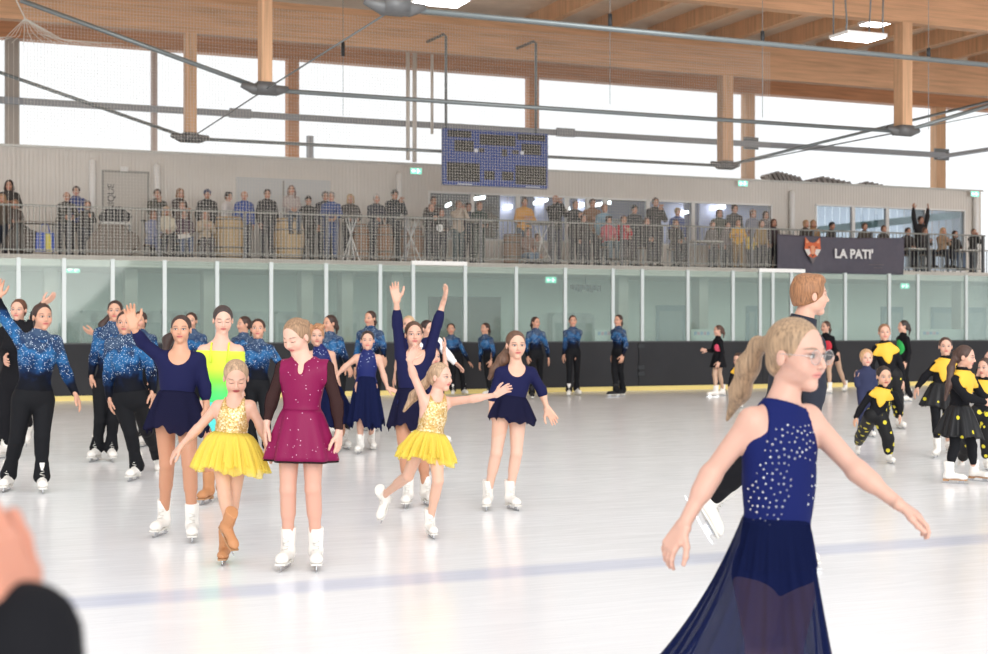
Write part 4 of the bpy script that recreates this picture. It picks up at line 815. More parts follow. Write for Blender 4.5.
for x0, x1, tp_ in ((413, 465, 2.95), (759.8, 803, 2.93)): hb(MB().box(spx(x0, DB)-.04, spx(x1, DB)+.04, DB-.04, DB+.05, tp_-.09, tp_), 'gate_header', WHITEM, rb_)
WP = mat('white_sill_panel', srgb(226, 228, 228), .5); q = MB()
for x0, x1 in ((594, 612), (690, 732), (830, 845), (919, 965)):
    wp_ = hthing('white_board_panel', 'white board panel behind the glass %s' % {594: 'beside the skater third from right at the boards', 690: 'above the girl in black and red by the boards', 830: 'right of the tall man', 919: 'at the right edge behind the children in yellow'}[x0], 'panel', (spx(x0, DB+.25), DB+.25, 0), 'white panels behind the glass')
    hb(MB().box(spx(x0, DB+.25), spx(x1, DB+.25), DB+.2, DB+.25, 0, 1.44), 'panel', WP, wp_)
    if x0 != 830:
        for k in range(5): hb(MB().box(spx(x0+3+k*3.2, DB+.25), spx(x0+5.4+k*3.2, DB+.25), DB+.19, DB+.2, 1.30, 1.38), 'mark', mat('mark_pink', srgb(226, 170, 196), .6) if k % 2 else mat('mark_blue', srgb(160, 180, 222), .6), wp_)
# corridor behind the glass
for x in (50, 130, 208, 305, 345, 395, 620, 700, 820, 960):
    s_ = spx(x, 33.4); c_ = hthing('gallery_pillar', 'concrete pillar under the gallery behind the rink glass, %s' % {50: 'leftmost', 130: 'second from the left', 208: 'third from the left', 305: 'fourth from the left', 345: 'fifth from the left', 395: 'just left of the glass gate', 620: 'right of the five board skaters', 700: 'above the pink-accent girl', 820: 'beside the tall man', 960: 'rightmost'}[x], 'pillar', (s_, 33.4, 0), 'pillars under the gallery'); hb(MB().box(s_-.14, s_+.14, 33.2, 33.6, 0, ZG-.25), 'shaft', CONC, c_)
CABM = mat('cabinet_grey', srgb(190, 196, 192), .5); PNL = mat('cabinet_pane', srgb(152, 166, 162), .35)
for i, x in enumerate((68, 93, 148, 172, 196, 232, 252, 286, 306, 560, 580, 345)):
    d = DW-.35; s_ = spx(x, d); w_ = .255; c_ = hthing('locker', 'pale grey locker behind the rink glass, %s along the corridor wall' % ('leftmost', 'second from the left', 'third from the left', 'fourth from the left', 'fifth from the left', 'sixth from the left', 'seventh from the left', 'eighth from the left', 'ninth from the left', 'next to last', 'rightmost', 'tenth from the left')[i], 'locker', (s_, d, 0), 'lockers behind the glass')
    hb(MB().box(s_-w_, s_+w_, d-.2, d+.2, 0, 1.88), 'body', CABM, c_)
    for k in (-1, 1):
        dd_ = hb(MB().box(s_+k*w_/2-.2, s_+k*w_/2+.2, d-.22, d-.2, .06, 1.82), 'door', CABM, c_); hb(MB().box(s_+k*w_/2-.12, s_+k*w_/2+.12, d-.228, d-.22, 1.05, 1.6), 'pane', PNL, dd_, oo=ORG[c_.name])
dk = struct(MB().box(spx(428, DW), spx(500, DW), DW-.06, DW-.03, 0, 2.3), 'door_3', mat('dark_olive_door', srgb(92, 88, 76), .6)); MB().box(spx(466, DW)-.02, spx(466, DW)+.02, DW-.07, DW-.06, 0, 2.3).build('seam', mat('frame_grey'), dk)
for i, (x0, x1) in enumerate(((655, 684), (745, 756), (880, 902), (930, 985))):
    d4 = struct(MB().box(spx(x0, DW), spx(x1, DW), DW-.06, DW-.03, 0, 2.12), 'door_%d' % (4+i), mat('door_bluegrey', srgb(120, 146, 156), .6)); MB().box(spx(x0, DW)+.1, spx(x1, DW)-.1, DW-.07, DW-.06, .1, 1.95).build('leaf', mat('door_leaf', srgb(150, 166, 166), .5), d4); MB().box(spx(x1, DW)-.18, spx(x1, DW)-.1, DW-.12, DW-.07, 1.0, 1.04).build('handle', DARKM, d4)
rk = hthing('coat_rack', 'dark coat rack with small items hanging behind the glass near the exit sign', 'rack', (spx(586, 33.9), 33.9, 2.0)); q = MB(); a = np.array(SDZ(572, 287, 33.9)); b_ = np.array(SDZ(599, 288, 33.9)); q.tube([a, b_], .03, 6)
for k in range(8): c_ = a+(b_-a)*k/7; q.box(c_[0]-.03, c_[0]+.03, 33.85, 33.95, c_[2]-.06-.03*(k % 3), c_[2]+.07)
q.tube([(a+b_)/2, ((a+b_)/2)+(0, 0, .6)], .012, 5); hb(q, 'rack', mat('rack_dark', srgb(70, 72, 76), .6), rk)
# safety net: real threads
dn = 30.6; nl_, nr_ = spx(24, dn), spx(770, dn); zb_, zt_ = 2.75, 8.4; V = []; Q = []; q = MB(); th = .0027
x = nl_
def thr(p0, p1, wx, wz):
    b0 = len(q.v); q.v += [(p0[0]-wx, dn, p0[2]-wz), (p0[0]+wx, dn, p0[2]+wz), (p1[0]+wx, dn, p1[2]+wz), (p1[0]-wx, dn, p1[2]-wz), (p0[0], dn+.006, p0[2]), (p1[0], dn+.006, p1[2])]
    q.f += [(b0, b0+1, b0+2, b0+3), (b0+1, b0+4, b0+5, b0+2), (b0+4, b0, b0+3, b0+5)]
i = 0
while x < nr_:
    thr((x, 0, zb_), (x, 0, zt_), th*1.1, 0); x += .066; i += 1
z = zb_
while z < zt_: thr((nl_, 0, z), (nr_, 0, z), 0, th*.8); z += .066
sn = hthing('safety_net', 'fine white mesh safety net hanging before the gallery on the left and middle', 'net', (10, dn, zb_)); hb(q, 'mesh', mat('net_thread', srgb(226, 222, 214), .7), sn)
g0 = SDZ(25, 18, dn); q = MB().tube([g0, (g0[0]-.4, dn, ZB+.6)], .015, 5)
for k in range(14): xx = nl_-.9+k*.22; q.tube([g0, (g0[0]+(xx-g0[0])*.4, dn, g0[2]-.28-.02*abs(k-7)), (xx, dn, g0[2]-.55+.02*abs(k-4))], .006, 4)
for k in range(10): xx = nl_-.9+k*.1; q.tube([(xx, dn, g0[2]-.5), (xx, dn, zb_)], .004, 3)
hb(q, 'gather', mat('net_thread'), sn); hb(MB().tube([(nl_-.9, dn, zb_), (nr_, dn, zb_)], .012, 5), 'bottom_cord', mat('net_thread'), sn)
# ---------------------------------------------------------------- skaters
NAVY = mat('navy_jersey', srgb(26, 28, 66), .8, bump=.05, bscale=120, spec=.15); NAVYS = sheer_mat('navy_chiffon', srgb(40, 40, 66), .9, trans=.35); LEGG = mat('black_leggings', srgb(20, 21, 25), .8, spec=.2)
BLACK = mat('black_cloth', srgb(24, 24, 28), .85, bump=.05, spec=.15); MAGENTA = dots_mat('magenta_fabric', srgb(126, 18, 70), srgb(235, 190, 210), 38, .10, .5); SHEERB = sheer_mat('black_mesh', srgb(60, 42, 44), .86, trans=.3)
TUTU = sheer_mat('yellow_tulle', srgb(255, 240, 130), .5, trans=.5); YELC = mat('yellow_satin', srgb(232, 182, 54), .6, bump=.3, bscale=14); DOTS = dots_mat('yellow_dotted_black', srgb(28, 28, 30), srgb(210, 196, 60), 11, .26, .6)
NAVYD = dots_mat('navy_rhinestone_fabric', srgb(24, 34, 92), srgb(200, 215, 240), 34, .16, .5, gmin=.55); NAVYB = mat('royal_navy_fabric', srgb(18, 28, 84), .8, bump=.06, bscale=150, spec=.15); CHIFF = sheer_mat('navy_skirt_chiffon', srgb(30, 38, 78), .80, trans=.45); CHIFD = sheer_mat('navy_skirt_dense', srgb(32, 38, 74), .94, trans=.3)
TEAL = mat('teal_fabric', srgb(70, 200, 195), .5); DNAVY = mat('dark_navy_knit', srgb(26, 30, 44), .85, bump=.15, bscale=90); BNAVY = mat('boy_sweater', srgb(38, 44, 76), .85); REDP = mat('red_patch', srgb(206, 44, 62), .6); PINKP = mat('pink_patch', srgb(226, 80, 110), .6); GREENP = mat('green_patch', srgb(40, 170, 80), .6); TAFF = dots_mat('black_taffeta_yellow', srgb(34, 34, 36), srgb(210, 196, 50), 8, .16, .4)
S1 = srgb(232, 186, 164); S2 = srgb(222, 172, 146); S3 = srgb(240, 196, 176); S4 = srgb(206, 154, 126); TANL = srgb(208, 150, 118)
GAL = [dict(t='top', n='galaxy_top', m=GALAXY, nl='high', low=.06), dict(t='trousers', n='leggings', m=LEGG, top=.17, off=.006)]
def gal(**k): return dict(wear=GAL, hair=(58, 38, 32), style='tail', tone=S2, bust=1, **k)
def upd(a, **k): b = dict(a); b.update(k); return b
# front left group
skater('woman in blue starry top at the left, right arm raised out of frame', (42.5, 317, 27), [(8, 490.5), (42, 492)], 28, gal(wd=1.12),
       dict(neck=(38.5, 336), sA=(21, 340), sB=(55.5, 342), eA=(4, 318, -.1), wA=(-3, 298, -.15), tA=(-1, 282), eB=(65.5, 371), wB=(75, 393), tB=(80.5, 405), hip=(33.5, 397), kA=(17, 440), kB=(42, 437)), hyaw=38, fyaw=(5, 20), pal={'A': (.3, -1, 0)})
skater('woman in black behind the leftmost blue top, left arm lifted behind that head', (18.5, 310, 22), [(4, 458), (28, 437, 16.6, 30)], 0, dict(wear=[dict(t='top', n='sweater', m=BLACK, nl='high', low=-.02, off=.015), dict(t='trousers', n='trousers', m=BLACK, top=.12, off=.014, bag=.01)], hair=(96, 62, 46), style='bun', tone=S1, bust=1),
       dict(eA=(3, 350), wA=(5, 359, -.35), eB=(33, 318), wB=(43, 304), tB=(52, 298), hip=(14, 382), sB=(30, 331)), Y=16)
skater('blue starry top woman with long brown hair standing just behind the front one', (115, 311, 21), [(96, 461), (111.5, 461)], 8, gal(),
       dict(neck=(113, 328), sA=(99, 333), sB=(127, 333), eA=(94, 356), wA=(91, 376), tA=(92, 388), hip=(109, 385), kA=(100, 421), kB=(113, 420)), tail=[(103, 325, .05, .045), (101, 336, 0, .03)])
skater('smiling blue starry top woman half hidden behind the raised hand of the navy girl', (125, 323, 24), [(135.5, 480), (158, 470, 14.6, 15)], 5, gal(wd=1.12),
       dict(neck=(125, 340), sA=(111, 344), sB=(141, 344), eA=(108, 374), wA=(109, 398), tA=(111, 410), eB=(151, 370), wB=(153, 391), tB=(153.5, 402), hip=(130.5, 398), kA=(131, 434), kB=(146, 430)))
skater('blue top woman mostly hidden behind the smiling one, right hand stretched sideways', (140, 320.5, 18.5), [(143, 447), (152, 446)], -5, gal(), dict(eA=(110, 345), wA=(95, 334), tA=(86, 331)))
skater('blue starry top girl between the navy girl and the neon dress, mostly hidden', (191, 321, 17), [(186, 443), (194, 443)], 0, gal())
navy_wear = [dict(t='top', n='leotard', m=NAVY, nl='scoop', low=-.13, sl=1.55, ns=1.0), dict(t='skirt', n='wrap_skirt', m=NAVYS, top=.16, len=.28, r0=.118, r1=.215, nw=7, amp=.012, jag=.12, fl=.8, p=.7), dict(t='top', n='briefs', m=NAVY, nl='none', sl=0, yoke=0, low=-.13, off=.007)]
NV = dict(wear=navy_wear[:2], hair=(56, 38, 34), style='tail', tone=S2, legs=TANL)
skater('girl in navy leotard and wrap skirt at the left, one arm waving high', (181, 329.5, 28.5), [(162.7, 534.7), (192, 540)], 4, upd(NV, tone=srgb(224, 172, 142)),
       dict(neck=(180, 354), sA=(163, 359), sB=(198, 360), eA=(143, 343, -.05), wA=(133, 327, -.12), tA=(128.5, 306), eB=(204.5, 385), wB=(206.5, 406), hip=(176, 411), kA=(167, 464), kB=(189.5, 464)), pal={'A': (.35, -1, 0)}, tail=[(168, 340, .1, .035), (166, 350, .05, .025)], fyaw=(-8, 12))
skater('girl in neon yellow-green off-shoulder dress with tan legs behind the gold child', (223, 320, 28), [(207.6, 503), (222, 499)], 5, dict(wear=[dict(t='top', n='dress', m=NEON, nl='off', low=-.05, sl=.6, straps=1, cut=.062), dict(t='skirt', n='fringe_skirt', m=TEAL, top=.0, len=.26, r1=.19, nw=11, amp=.01, jag=.2)], hair=(62, 50, 48), style='bun', tone=S3, legs=TANL, closed=True),
       dict(neck=(221, 343), hip=(219, 400), eA=(200, 368), wA=(203, 390), eB=(241, 366), wB=(241, 388), kA=(211, 450)), hpitch=14, hyaw=14, boot='tan')
skater('gold sequin and yellow tutu child looking down at the front left, free foot crossed', (236, 378, 35), [(224, 538, 8.62, 38), (224.5, 562.5)], 4,
       dict(wear=[dict(t='top', n='bodice', m=SEQUIN, nl='scoop', low=.02, sl=0, ns=.72, ah=.74), dict(t='skirt', n='tutu', m=TUTU, top=.11, len=.235, r0=.13, r1=.225, nw=17, amp=.02, layers=4, jag=.12, p=.55, solid=0, cols=180)], hair=(170, 140, 112), style='bun', tone=S1, legs=srgb(222, 176, 150), closed=True, lips=(.36, .02, .04), wd=1.0),
       dict(neck=(234, 402), sA=(218, 406), sB=(250, 406), eA=(198.5, 428), wA=(181, 446), tA=(173, 455), eB=(259.5, 424), wB=(266.5, 443), tB=(272, 455), hip=(230, 445), kA=(224.5, 494, -.12), kB=(232, 506)), hpitch=24, hyaw=12, boot='tan', fyaw=(38, 4), pal={'A': (.5, .4, -.6)})
# strap for the gold child is part of the scoop top
skater('girl in magenta dress with sheer dark sleeves holding the gold child by the hand', (296, 337, 36), [(287, 568), (316, 568)], -3,
       dict(wear=[dict(t='top', n='dress', m=MAGENTA, nl='v', low=-.06, sl=0, ah=1.12, at=.0), dict(t='sleeves', n='sheer_sleeve', m=SHEERB, sl=1.85, off=.0045), dict(t='skirt', n='skirt', m=MAGENTA, top=.10, len=.30, r0=.13, r1=.215, nw=6, amp=.012, p=.8, fl=.75), dict(t='skirt', n='underskirt', m=SHEERB, top=.10, len=.312, r0=.128, r1=.212, nw=6, amp=.012, p=.8, fl=.75)], hair=(150, 118, 90), style='bun', tone=S3, legs=srgb(226, 172, 150), closed=True, wd=.98),
       dict(neck=(303, 362), sA=(283.5, 368), sB=(326, 368), eA=(273, 396), wA=(267, 422), tA=(265, 438), eB=(336.5, 402), wB=(339, 432), tB=(338, 450), hip=(301.5, 424), kA=(288, 490), kB=(313, 489)), hyaw=-32, hpitch=24, fyaw=(-6, 8))
skater('blue starry top woman standing behind the gold child and magenta dress', (258, 329, 20.5), [(252, 456), (268, 456)], 5, gal(), dict(neck=(258, 344), eB=(281, 365), wB=(280, 382), hip=(257, 385)), hpitch=-4)
skater('small far blue top girl looking left beside the neon dress', (243.5, 324.5, 16.5), [(238, 434), (246, 434)], -30, gal(), hyaw=-50)
skater('curly reddish-haired woman in navy dress standing right behind the magenta girl', (316.5, 336, 21), [(322, 452), (345, 449)], 12, dict(wear=[dict(t='top', n='bodice', m=NAVYD, nl='high', low=.0, sl=0), dict(t='skirt', n='long_skirt', m=CHIFD, top=.1, len=.55, r1=.36, nw=8, amp=.025, jag=.1)], hair=(176, 128, 92), style='curly', tone=S1, legs=TANL), dict(neck=(320, 350), hip=(325, 385), eB=(338, 385), wB=(331, 405), tB=(331, 418)))
skater('blue starry top girl looking left, right of the magenta girl head', (329.5, 323.5, 17), [(334, 437), (343, 437)], -25, gal(), dict(eB=(343, 352), wB=(348, 365), tB=(351, 373)), hyaw=-45)
skater('girl in sleeveless rhinestone navy bodice and long skirt, arms low', (367.5, 340.5, 19.5), [(360, 453.5), (371, 446, 17.2, 20)], 5, dict(wear=[dict(t='top', n='bodice', m=NAVYD, nl='high', low=.04, sl=0), dict(t='skirt', n='long_skirt', m=CHIFD, top=.12, len=.56, r0=.12, r1=.2, nw=8, amp=.02, jag=.12, p=.7)], hair=(52, 38, 34), style='bun', tone=S1),
       dict(neck=(367, 354.5), sA=(356.5, 358), sB=(378.5, 358), eA=(346, 366), wA=(338, 374), tA=(333.5, 378), eB=(383.5, 375), wB=(387.5, 388), tB=(396, 391), hip=(366, 385)))
skater('blue top girl standing far behind the long navy skirt girl, long brown hair', (370, 318.5, 15.5), [(368, 431), (377, 431)], -20, gal(), dict(eB=(383, 345), wB=(384, 356), tB=(385, 363)), hyaw=-30)
# middle group
skater('girl in navy with both arms raised high in the middle', (414, 334.5, 26), [(407.7, 506.6), (426.5, 505)], 8, upd(NV, tone=S1, hair=(88, 62, 48), wear=[dict(navy_wear[0], low=-.1), dict(navy_wear[1], len=.33, r1=.2)]),
       dict(neck=(415, 356), sA=(401, 355), sB=(429, 354), eA=(397.5, 326, -.05), wA=(396.5, 301, -.1), tA=(393, 281), eB=(436.5, 326), wB=(443, 303), tB=(448.5, 284), hip=(411, 405), kA=(405, 455), kB=(423, 454)), pal={'A': (.2, -1, 0), 'B': (-1, -.3, 0)}, hyaw=10)
skater('gold sequin and yellow tutu child gliding on one foot, arms spread, at the centre', (441, 377, 28.5), [(388, 507, 10.4, 48), (430.5, 537)], 18,
       dict(wear=[dict(t='top', n='bodice', m=SEQUIN, nl='scoop', low=.02, sl=0, ns=.72, ah=.74), dict(t='skirt', n='tutu', m=TUTU, top=.10, len=.20, r0=.12, r1=.20, nw=17, amp=.022, layers=4, jag=.14, p=.6, solid=0, cols=180, shift=(-.03, .04, 0))], hair=(176, 146, 118), style='tail', tone=S3, legs=srgb(232, 186, 162), wd=.98),
       dict(neck=(436, 396.5), sA=(424.5, 401), sB=(448.5, 402), eA=(413.5, 375, -.05), wA=(409, 360, -.1), tA=(417, 344.5), eB=(472, 399, -.08), wB=(496, 395, -.15), tB=(512, 385), hip=(428.5, 441), kA=(408, 476, .1), kB=(438, 481, -.1)), hyaw=58, hpitch=2, fyaw=(-25, 14), pal={'A': (.6, -1, 0), 'B': (.9, -.6, .2)}, tail=[(425, 384, .08, .03), (414, 396, .1, .034), (404, 411, .1, .01)], Y=9.88)
skater('girl in navy leotard with curly side ponytail, hands held low and open', (516, 345, 28), [(487.7, 509), (511, 509)], 8, upd(NV, tone=srgb(238, 192, 168), legs=srgb(234, 190, 168), hair=(98, 70, 54), style='bun', wear=[dict(navy_wear[0], sl=1.2), dict(navy_wear[1], len=.2, r1=.19)]),
       dict(neck=(516, 368), sA=(501, 373), sB=(531, 373), eA=(493.5, 394), wA=(491, 414), tA=(499, 427), eB=(541, 389), wB=(547, 408), tB=(556, 422), hip=(510, 412), kA=(496.5, 453), kB=(516.5, 453)), hyaw=14, hpitch=4, tail=[(503, 360, .05, .05), (495, 370, .05, .04), (490, 378, .05, .02)], pal={'B': (-.2, -1, 0)})
skater('dark-haired woman in navy with one white sleeve, behind the raised-arms girl', (428, 329, 18), [(430, 444), (440, 444)], 35, dict(wear=[dict(t='top', n='navy_top', m=NAVY, low=0), dict(t='sleeves', n='white_sleeve', m=mat('white_glove', srgb(236, 234, 232), .6), sl=1.9, off=.014), dict(t='trousers', n='leggings', m=LEGG)], hair=(50, 34, 32), style='bun', tone=S1), dict(eB=(447, 354), wB=(455, 363), tB=(460, 367), sB=(438, 342)), hyaw=45)
skater('blonde-haired person hidden behind the raised-arms girl, hands showing at her side', (408.5, 324.5, 17.5), [(404, 438), (412, 438)], -10, dict(wear=[dict(t='top', n='navy_top', m=NAVY, sl=.4, low=0), dict(t='trousers', n='leggings', m=LEGG)], hair=(190, 160, 126), style='bun', tone=S1), dict(eA=(398, 362), wA=(395, 376), tA=(393, 384)))
skater('girl raising a bare forearm behind the blonde gold child', (433, 357, 20), [(428, 470), (438, 470)], 10, dict(wear=[dict(t='top', n='bodice', m=NAVY, sl=.3, low=0), dict(t='trousers', n='leggings', m=LEGG)], hair=(120, 84, 62), style='bun', tone=S1), dict(eB=(446, 372), wB=(444, 350), tB=(447, 334)), hyaw=30)
# row at the boards
rowl = ['blue starry top skater by the boards, leftmost of the five, beside a raised arm', 'blue starry top skater by the boards looking down left, second of the five', 'blue starry top skater by the boards with long loose hair, middle of the five', 'blue starry top skater with glasses by the boards, facing forward, fourth of the five', 'blue starry top skater by the boards standing sideways, rightmost of the five']
rowd = [((451, 329, 11.5), [(453, 395.5), (464, 395)], 12, dict(eB=(464, 352), wB=(469, 362), tB=(473, 366)), 0), ((485, 328.5, 11.5), [(489, 396.5), (496, 396.5)], -35, dict(eA=(481, 352), wA=(480, 363)), -45), ((535.8, 322.5, 11.5), [(532, 399), (540, 397)], 15, dict(eB=(546.5, 346), wB=(548.5, 358), tB=(549.5, 364)), 40), ((572.8, 321, 11.5), [(569, 396.5), (577, 395.5)], 5, dict(eA=(565, 344), wA=(563.5, 355), eB=(577, 343), wB=(577, 354)), 5), ((618.2, 320.5, 11.5), [(615, 397), (622, 396.5)], -50, dict(eA=(616, 345), wA=(612.5, 355), tA=(611.5, 361)), -40)]
for lb, (hd, ft, yw, pt, hy) in zip(rowl, rowd): skater(lb, hd, ft, yw, gal(), pt, hyaw=hy, group='skaters in blue tops by the boards', boot='white' if lb != rowl[-1] and lb != rowl[2] else 'black')
BR = lambda pm, pc: dict(wear=[dict(t='top', n='leotard', m=BLACK, low=-.05), dict(t='skirt', n='skirt', m=BLACK, top=.1, len=.3, r1=.2, nw=6, amp=.01), dict(t='patch', n='side_patch', m=pm, c=pc, r=.11)], hair=(80, 56, 46), style='tail', tone=S1, legs=srgb(214, 178, 152))
skater('girl in black dress with pink side accents pointing left by the boards', (718, 330.5, 11), [(715, 397), (722, 396)], -75, BR(PINKP, (-.05, .0, .55)), dict(eA=(712, 351), wA=(707, 350.5), tA=(702, 349.5)), hyaw=-80)
skater('girl in black dress with red patches striding by the boards right of the tall man', (825.5, 327, 12), [(829, 394), (845, 392)], -40, BR(REDP, (0, .06, .5)), dict(eA=(824, 350), wA=(828, 360)), hyaw=-55)
skater('girl in black with a green side patch standing far right by the boards', (903, 326.5, 12.5), [(899, 402), (908, 402)], -75, dict(wear=[dict(t='top', n='top', m=BLACK, low=-.02), dict(t='trousers', n='trousers', m=BLACK), dict(t='patch', n='side_patch', m=GREENP, c=(0, .08, .45), r=.13)], hair=(50, 40, 38), style='tail', tone=S1), dict(eA=(902, 352), wA=(904, 362)), hyaw=-85)
# children in black and yellow
def star(**k): return dict(dict(wear=[dict(t='top', n='top', m=BLACK, low=-.02, off=.012), dict(t='collar', n='star_collar', m=YELC, off=.012), dict(t='trousers', n='dotted_trousers', m=DOTS, bag=.035, off=.01, top=.15, leg=1.75)], hair=(70, 50, 42), style='tail', tone=S1), **k)
skater('small child with yellow star collar by the boards behind the blonde ponytail', (738, 359.5, 13), [(733, 408), (741, 408)], -15, star(), dict(eA=(731, 378), wA=(729, 386)), hyaw=-35, hpitch=15)
skater('toddler with yellow star collar and baggy dotted trousers stepping forward', (884, 376.5, 20.5), [(858, 452, 16.4, 18), (889.5, 463.5)], -4, upd(star(), hair=(44, 34, 32), style='bun', tone=srgb(232, 186, 158)),
       dict(neck=(882, 390), sA=(870.5, 394.5), sB=(894, 395), eA=(861, 408), wA=(856, 417), tA=(854, 423), eB=(899, 405), wB=(900, 414), hip=(876.5, 415), kA=(862, 434), kB=(888, 438)), hyaw=5, hpitch=6)
skater('tall girl with yellow star collar and dotted trousers behind the toddler', (884.5, 332.5, 17), [(884, 430), (899.5, 428.6)], -2, upd(star(), hair=(140, 104, 80), style='bun'), dict(neck=(884.5, 345), eB=(901, 366), wB=(903, 381), eA=(871, 366), wA=(873, 378), hip=(889, 374)), hyaw=-8)
skater('little fair-haired boy in a dark navy sweater beside the toddler', (866.5, 358, 17), [(862, 437), (870, 437)], 0, dict(wear=[dict(t='top', n='sweater', m=BNAVY, low=-.02, off=.015), dict(t='trousers', n='trousers', m=BNAVY, off=.015)], hair=(196, 156, 116), style='short', tone=S3), dict(eA=(858, 385), wA=(856, 379), tA=(855.5, 373), eB=(875, 384), wB=(873, 376)))
GS = lambda: dict(wear=[dict(t='top', n='top', m=BLACK, low=-.02, off=.012), dict(t='collar', n='star_collar', m=YELC, off=.012, pts=6), dict(t='trousers', n='tights', m=LEGG, off=.006, cuff=0, leg=1.72), dict(t='skirt', n='skirt', m=TAFF, top=.12, len=.30, r0=.13, r1=.24, nw=8, amp=.02, jag=.05)], hair=(72, 50, 42), style='tail', tone=S1)
skater('girl with glasses, yellow collar and black skirt, right arm hanging out to the side', (945.5, 346.5, 18.5), [(936.6, 457.5), (949, 453)], -15, GS(), dict(neck=(946, 361), sA=(936, 366), sB=(954, 366), eA=(925.5, 376), wA=(917.5, 387), tA=(914, 395), hip=(941, 391)), hyaw=-12)
skater('dark-haired girl with long braid, yellow collar and shiny black skirt at the right', (965.5, 357, 23), [(951, 483.5), (976, 481)], 45, GS(), dict(neck=(962, 373), sA=(953, 381), sB=(972, 380), eA=(966, 397, -.2), wA=(984, 402, -.2), eB=(982, 396), wB=(992, 401), hip=(959, 414), kA=(955, 447), kB=(972, 446)), hyaw=60, hpitch=8, fyaw=(55, 40), bidx=1, tail=[(951, 368, -.05, .035), (949, 385, -.1, .03), (945, 400, -.1, .012)])
skater('child cut by the right edge in black and yellow with one arm raised', (985, 368, 20), [(961, 472, 15.2, 10), (987, 470)], -20, star(), dict(eA=(980, 372), wA=(985, 361), tA=(987, 353), hip=(983, 412)), hyaw=-50)
# tall man
sk_man = skater('tall man in dark turtleneck behind the front woman, face turned right', (811, 295.5, 41), [(786, 572), (693, 513, 8.6, 60)], 118, dict(wear=[dict(t='top', n='turtleneck', m=DNAVY, nl='high', low=-.03, off=.016), dict(t='trousers', n='trousers', m=BLACK, off=.012, top=.12, bag=.008)], hair=(150, 104, 70), style='messy', tone=S1, wd=1.12, nw=1.1, blush=.4),
       dict(neck=(801, 328), sA=(812, 346), sB=(792, 343, .2), eA=(815, 385, -.2), wA=(812, 418, -.3), eB=(785, 385, .2), wB=(790, 415, .2), hip=(786, 425), kA=(790, 495, 0), kB=(742, 465, .2)), hyaw=98, fyaw=(100, 98), H=1.76, Y=8.2)
# front woman
def gems(v, J, AH, ff, up, b):
    hp, nk = J['hip'], J['neck']; L = np.linalg.norm(nk-hp); z = (v-hp)@up/L; x = (v-hp)@AH/b; y = (v-hp)@ff/b; fr = y > .015
    side = (x > .02) & (z < .85) & (z > .30) & (x > .02+.09*(.95-z)*0+.035*np.sin(z*6)); neckv = (np.abs(x+.0) < .07) & (z > .72) & (z < .93) & (np.abs(x) < .02+.25*(z-.72)+.02) & (np.abs(x) > .14*(z-.74)-.02)
    right = (x < -.055) & (z > .45) & (z < .9)
    return np.where(fr & neckv, 2, np.where(fr & side, 2, np.where(fr & right, 1, 0)))
rootW, XW, JW, bW = skater('woman with glasses and blonde ponytail in rhinestone navy dress in front', (797.5, 355, 73), [(762, 774), (788, 772)], 22,
       dict(wear=[dict(t='top', n='bodice', m=NAVYB, nl='high', low=.13, sl=0, h=.0065, gems=gems, ah=.72, at=.18, ch=.22), dict(t='top', n='leotard_base', m=NAVYB, nl='none', sl=0, yoke=0, low=-.1, off=.006)], hair=(158, 130, 102), style='tail', tone=srgb(226, 182, 164), wd=.93, nw=.82, blush=.2, eye=(.08, .07, .06), lips=srgb(206, 130, 122), curl=.75, handsize=.9),
       dict(neck=(781, 412), sA=(752, 421), sB=(808, 418), eA=(712, 473, -.02), wA=(683, 526, -.05), tA=(666, 552), eB=(856, 470, -.05), wB=(897, 503, -.12), tB=(924, 520), hip=(776, 575), kA=(762, 652, -.16), kB=(786, 655, -.2)), Y=4.6, H=1.58, hyaw=44, hpitch=4, fyaw=(15, 25), h=.0085, hf=.0026, pal={'A': (.5, .5, -.4), 'B': (-.1, .2, -1)},
       tail=[(758, 345, .14, .024), (748, 366, .17, .036), (740, 392, .2, .032), (727, 420, .24, .006)])
o_ = np.array(rootW.location); Rw = rotm(22)
ct = P(776, 516, 4.6)
skirt(rootW, 'long_skirt', CHIFF, ct, Rw, (.112, .090), P(746, 726, 4.52), (.228, .42), 21, .013, 3, .05, 1.1, 26, 300, o_, .0, .0, lift=.20)
skirt(rootW, 'skirt_lining', CHIFD, ct-np.array([0, 0, .012]), Rw, (.108, .086), P(777, 566, 4.58), (.128, .118), 9, .003, 5, .0, .7, 18, 200, o_, .0, .0)
skirt(rootW, 'waistband', NAVYB, ct+np.array([0, 0, .012]), Rw, (.108, .083), ct-np.array([0, 0, .012]), (.111, .085), 9, .0, 5, 0, 1, 3, 80, o_, .003)
# her glasses
hhW = 73*4.6/F; RW = rotm(44, 4); gm = MB(); GM = mat('glasses_wire', srgb(200, 196, 194), .25, .8)
for s in (-1, 1): gm.tube([XW(s*.155+.115*math.cos(a), .405-.03*abs(s*.155+.115*math.cos(a)), .0+.10*math.sin(a))-o_ for a in np.linspace(0, 2*math.pi, 25)], .0011, 6, False)
gm.tube([XW(-.04, .41, .02)-o_, XW(0, .43, .035)-o_, XW(.04, .41, .02)-o_], .0011, 6)
for s in (-1, 1): gm.tube([XW(s*.268, .40, .02)-o_, XW(s*.34, .30, .02)-o_, XW(s*.365, -.02, .02)-o_, XW(s*.35, -.10, -.05)-o_], .0012, 6)
gobj = gm.build('glasses', GM, rootW, True); lm = MB()
for s in (-1, 1): b0 = len(lm.v); lm.v += [tuple(XW(s*.155+.11*math.cos(a), .403-.03*abs(s*.155+.11*math.cos(a)), .095*math.sin(a))-o_) for a in np.linspace(0, 2*math.pi, 24, endpoint=False)]; lm.f.append(tuple(range(b0, b0+24)))
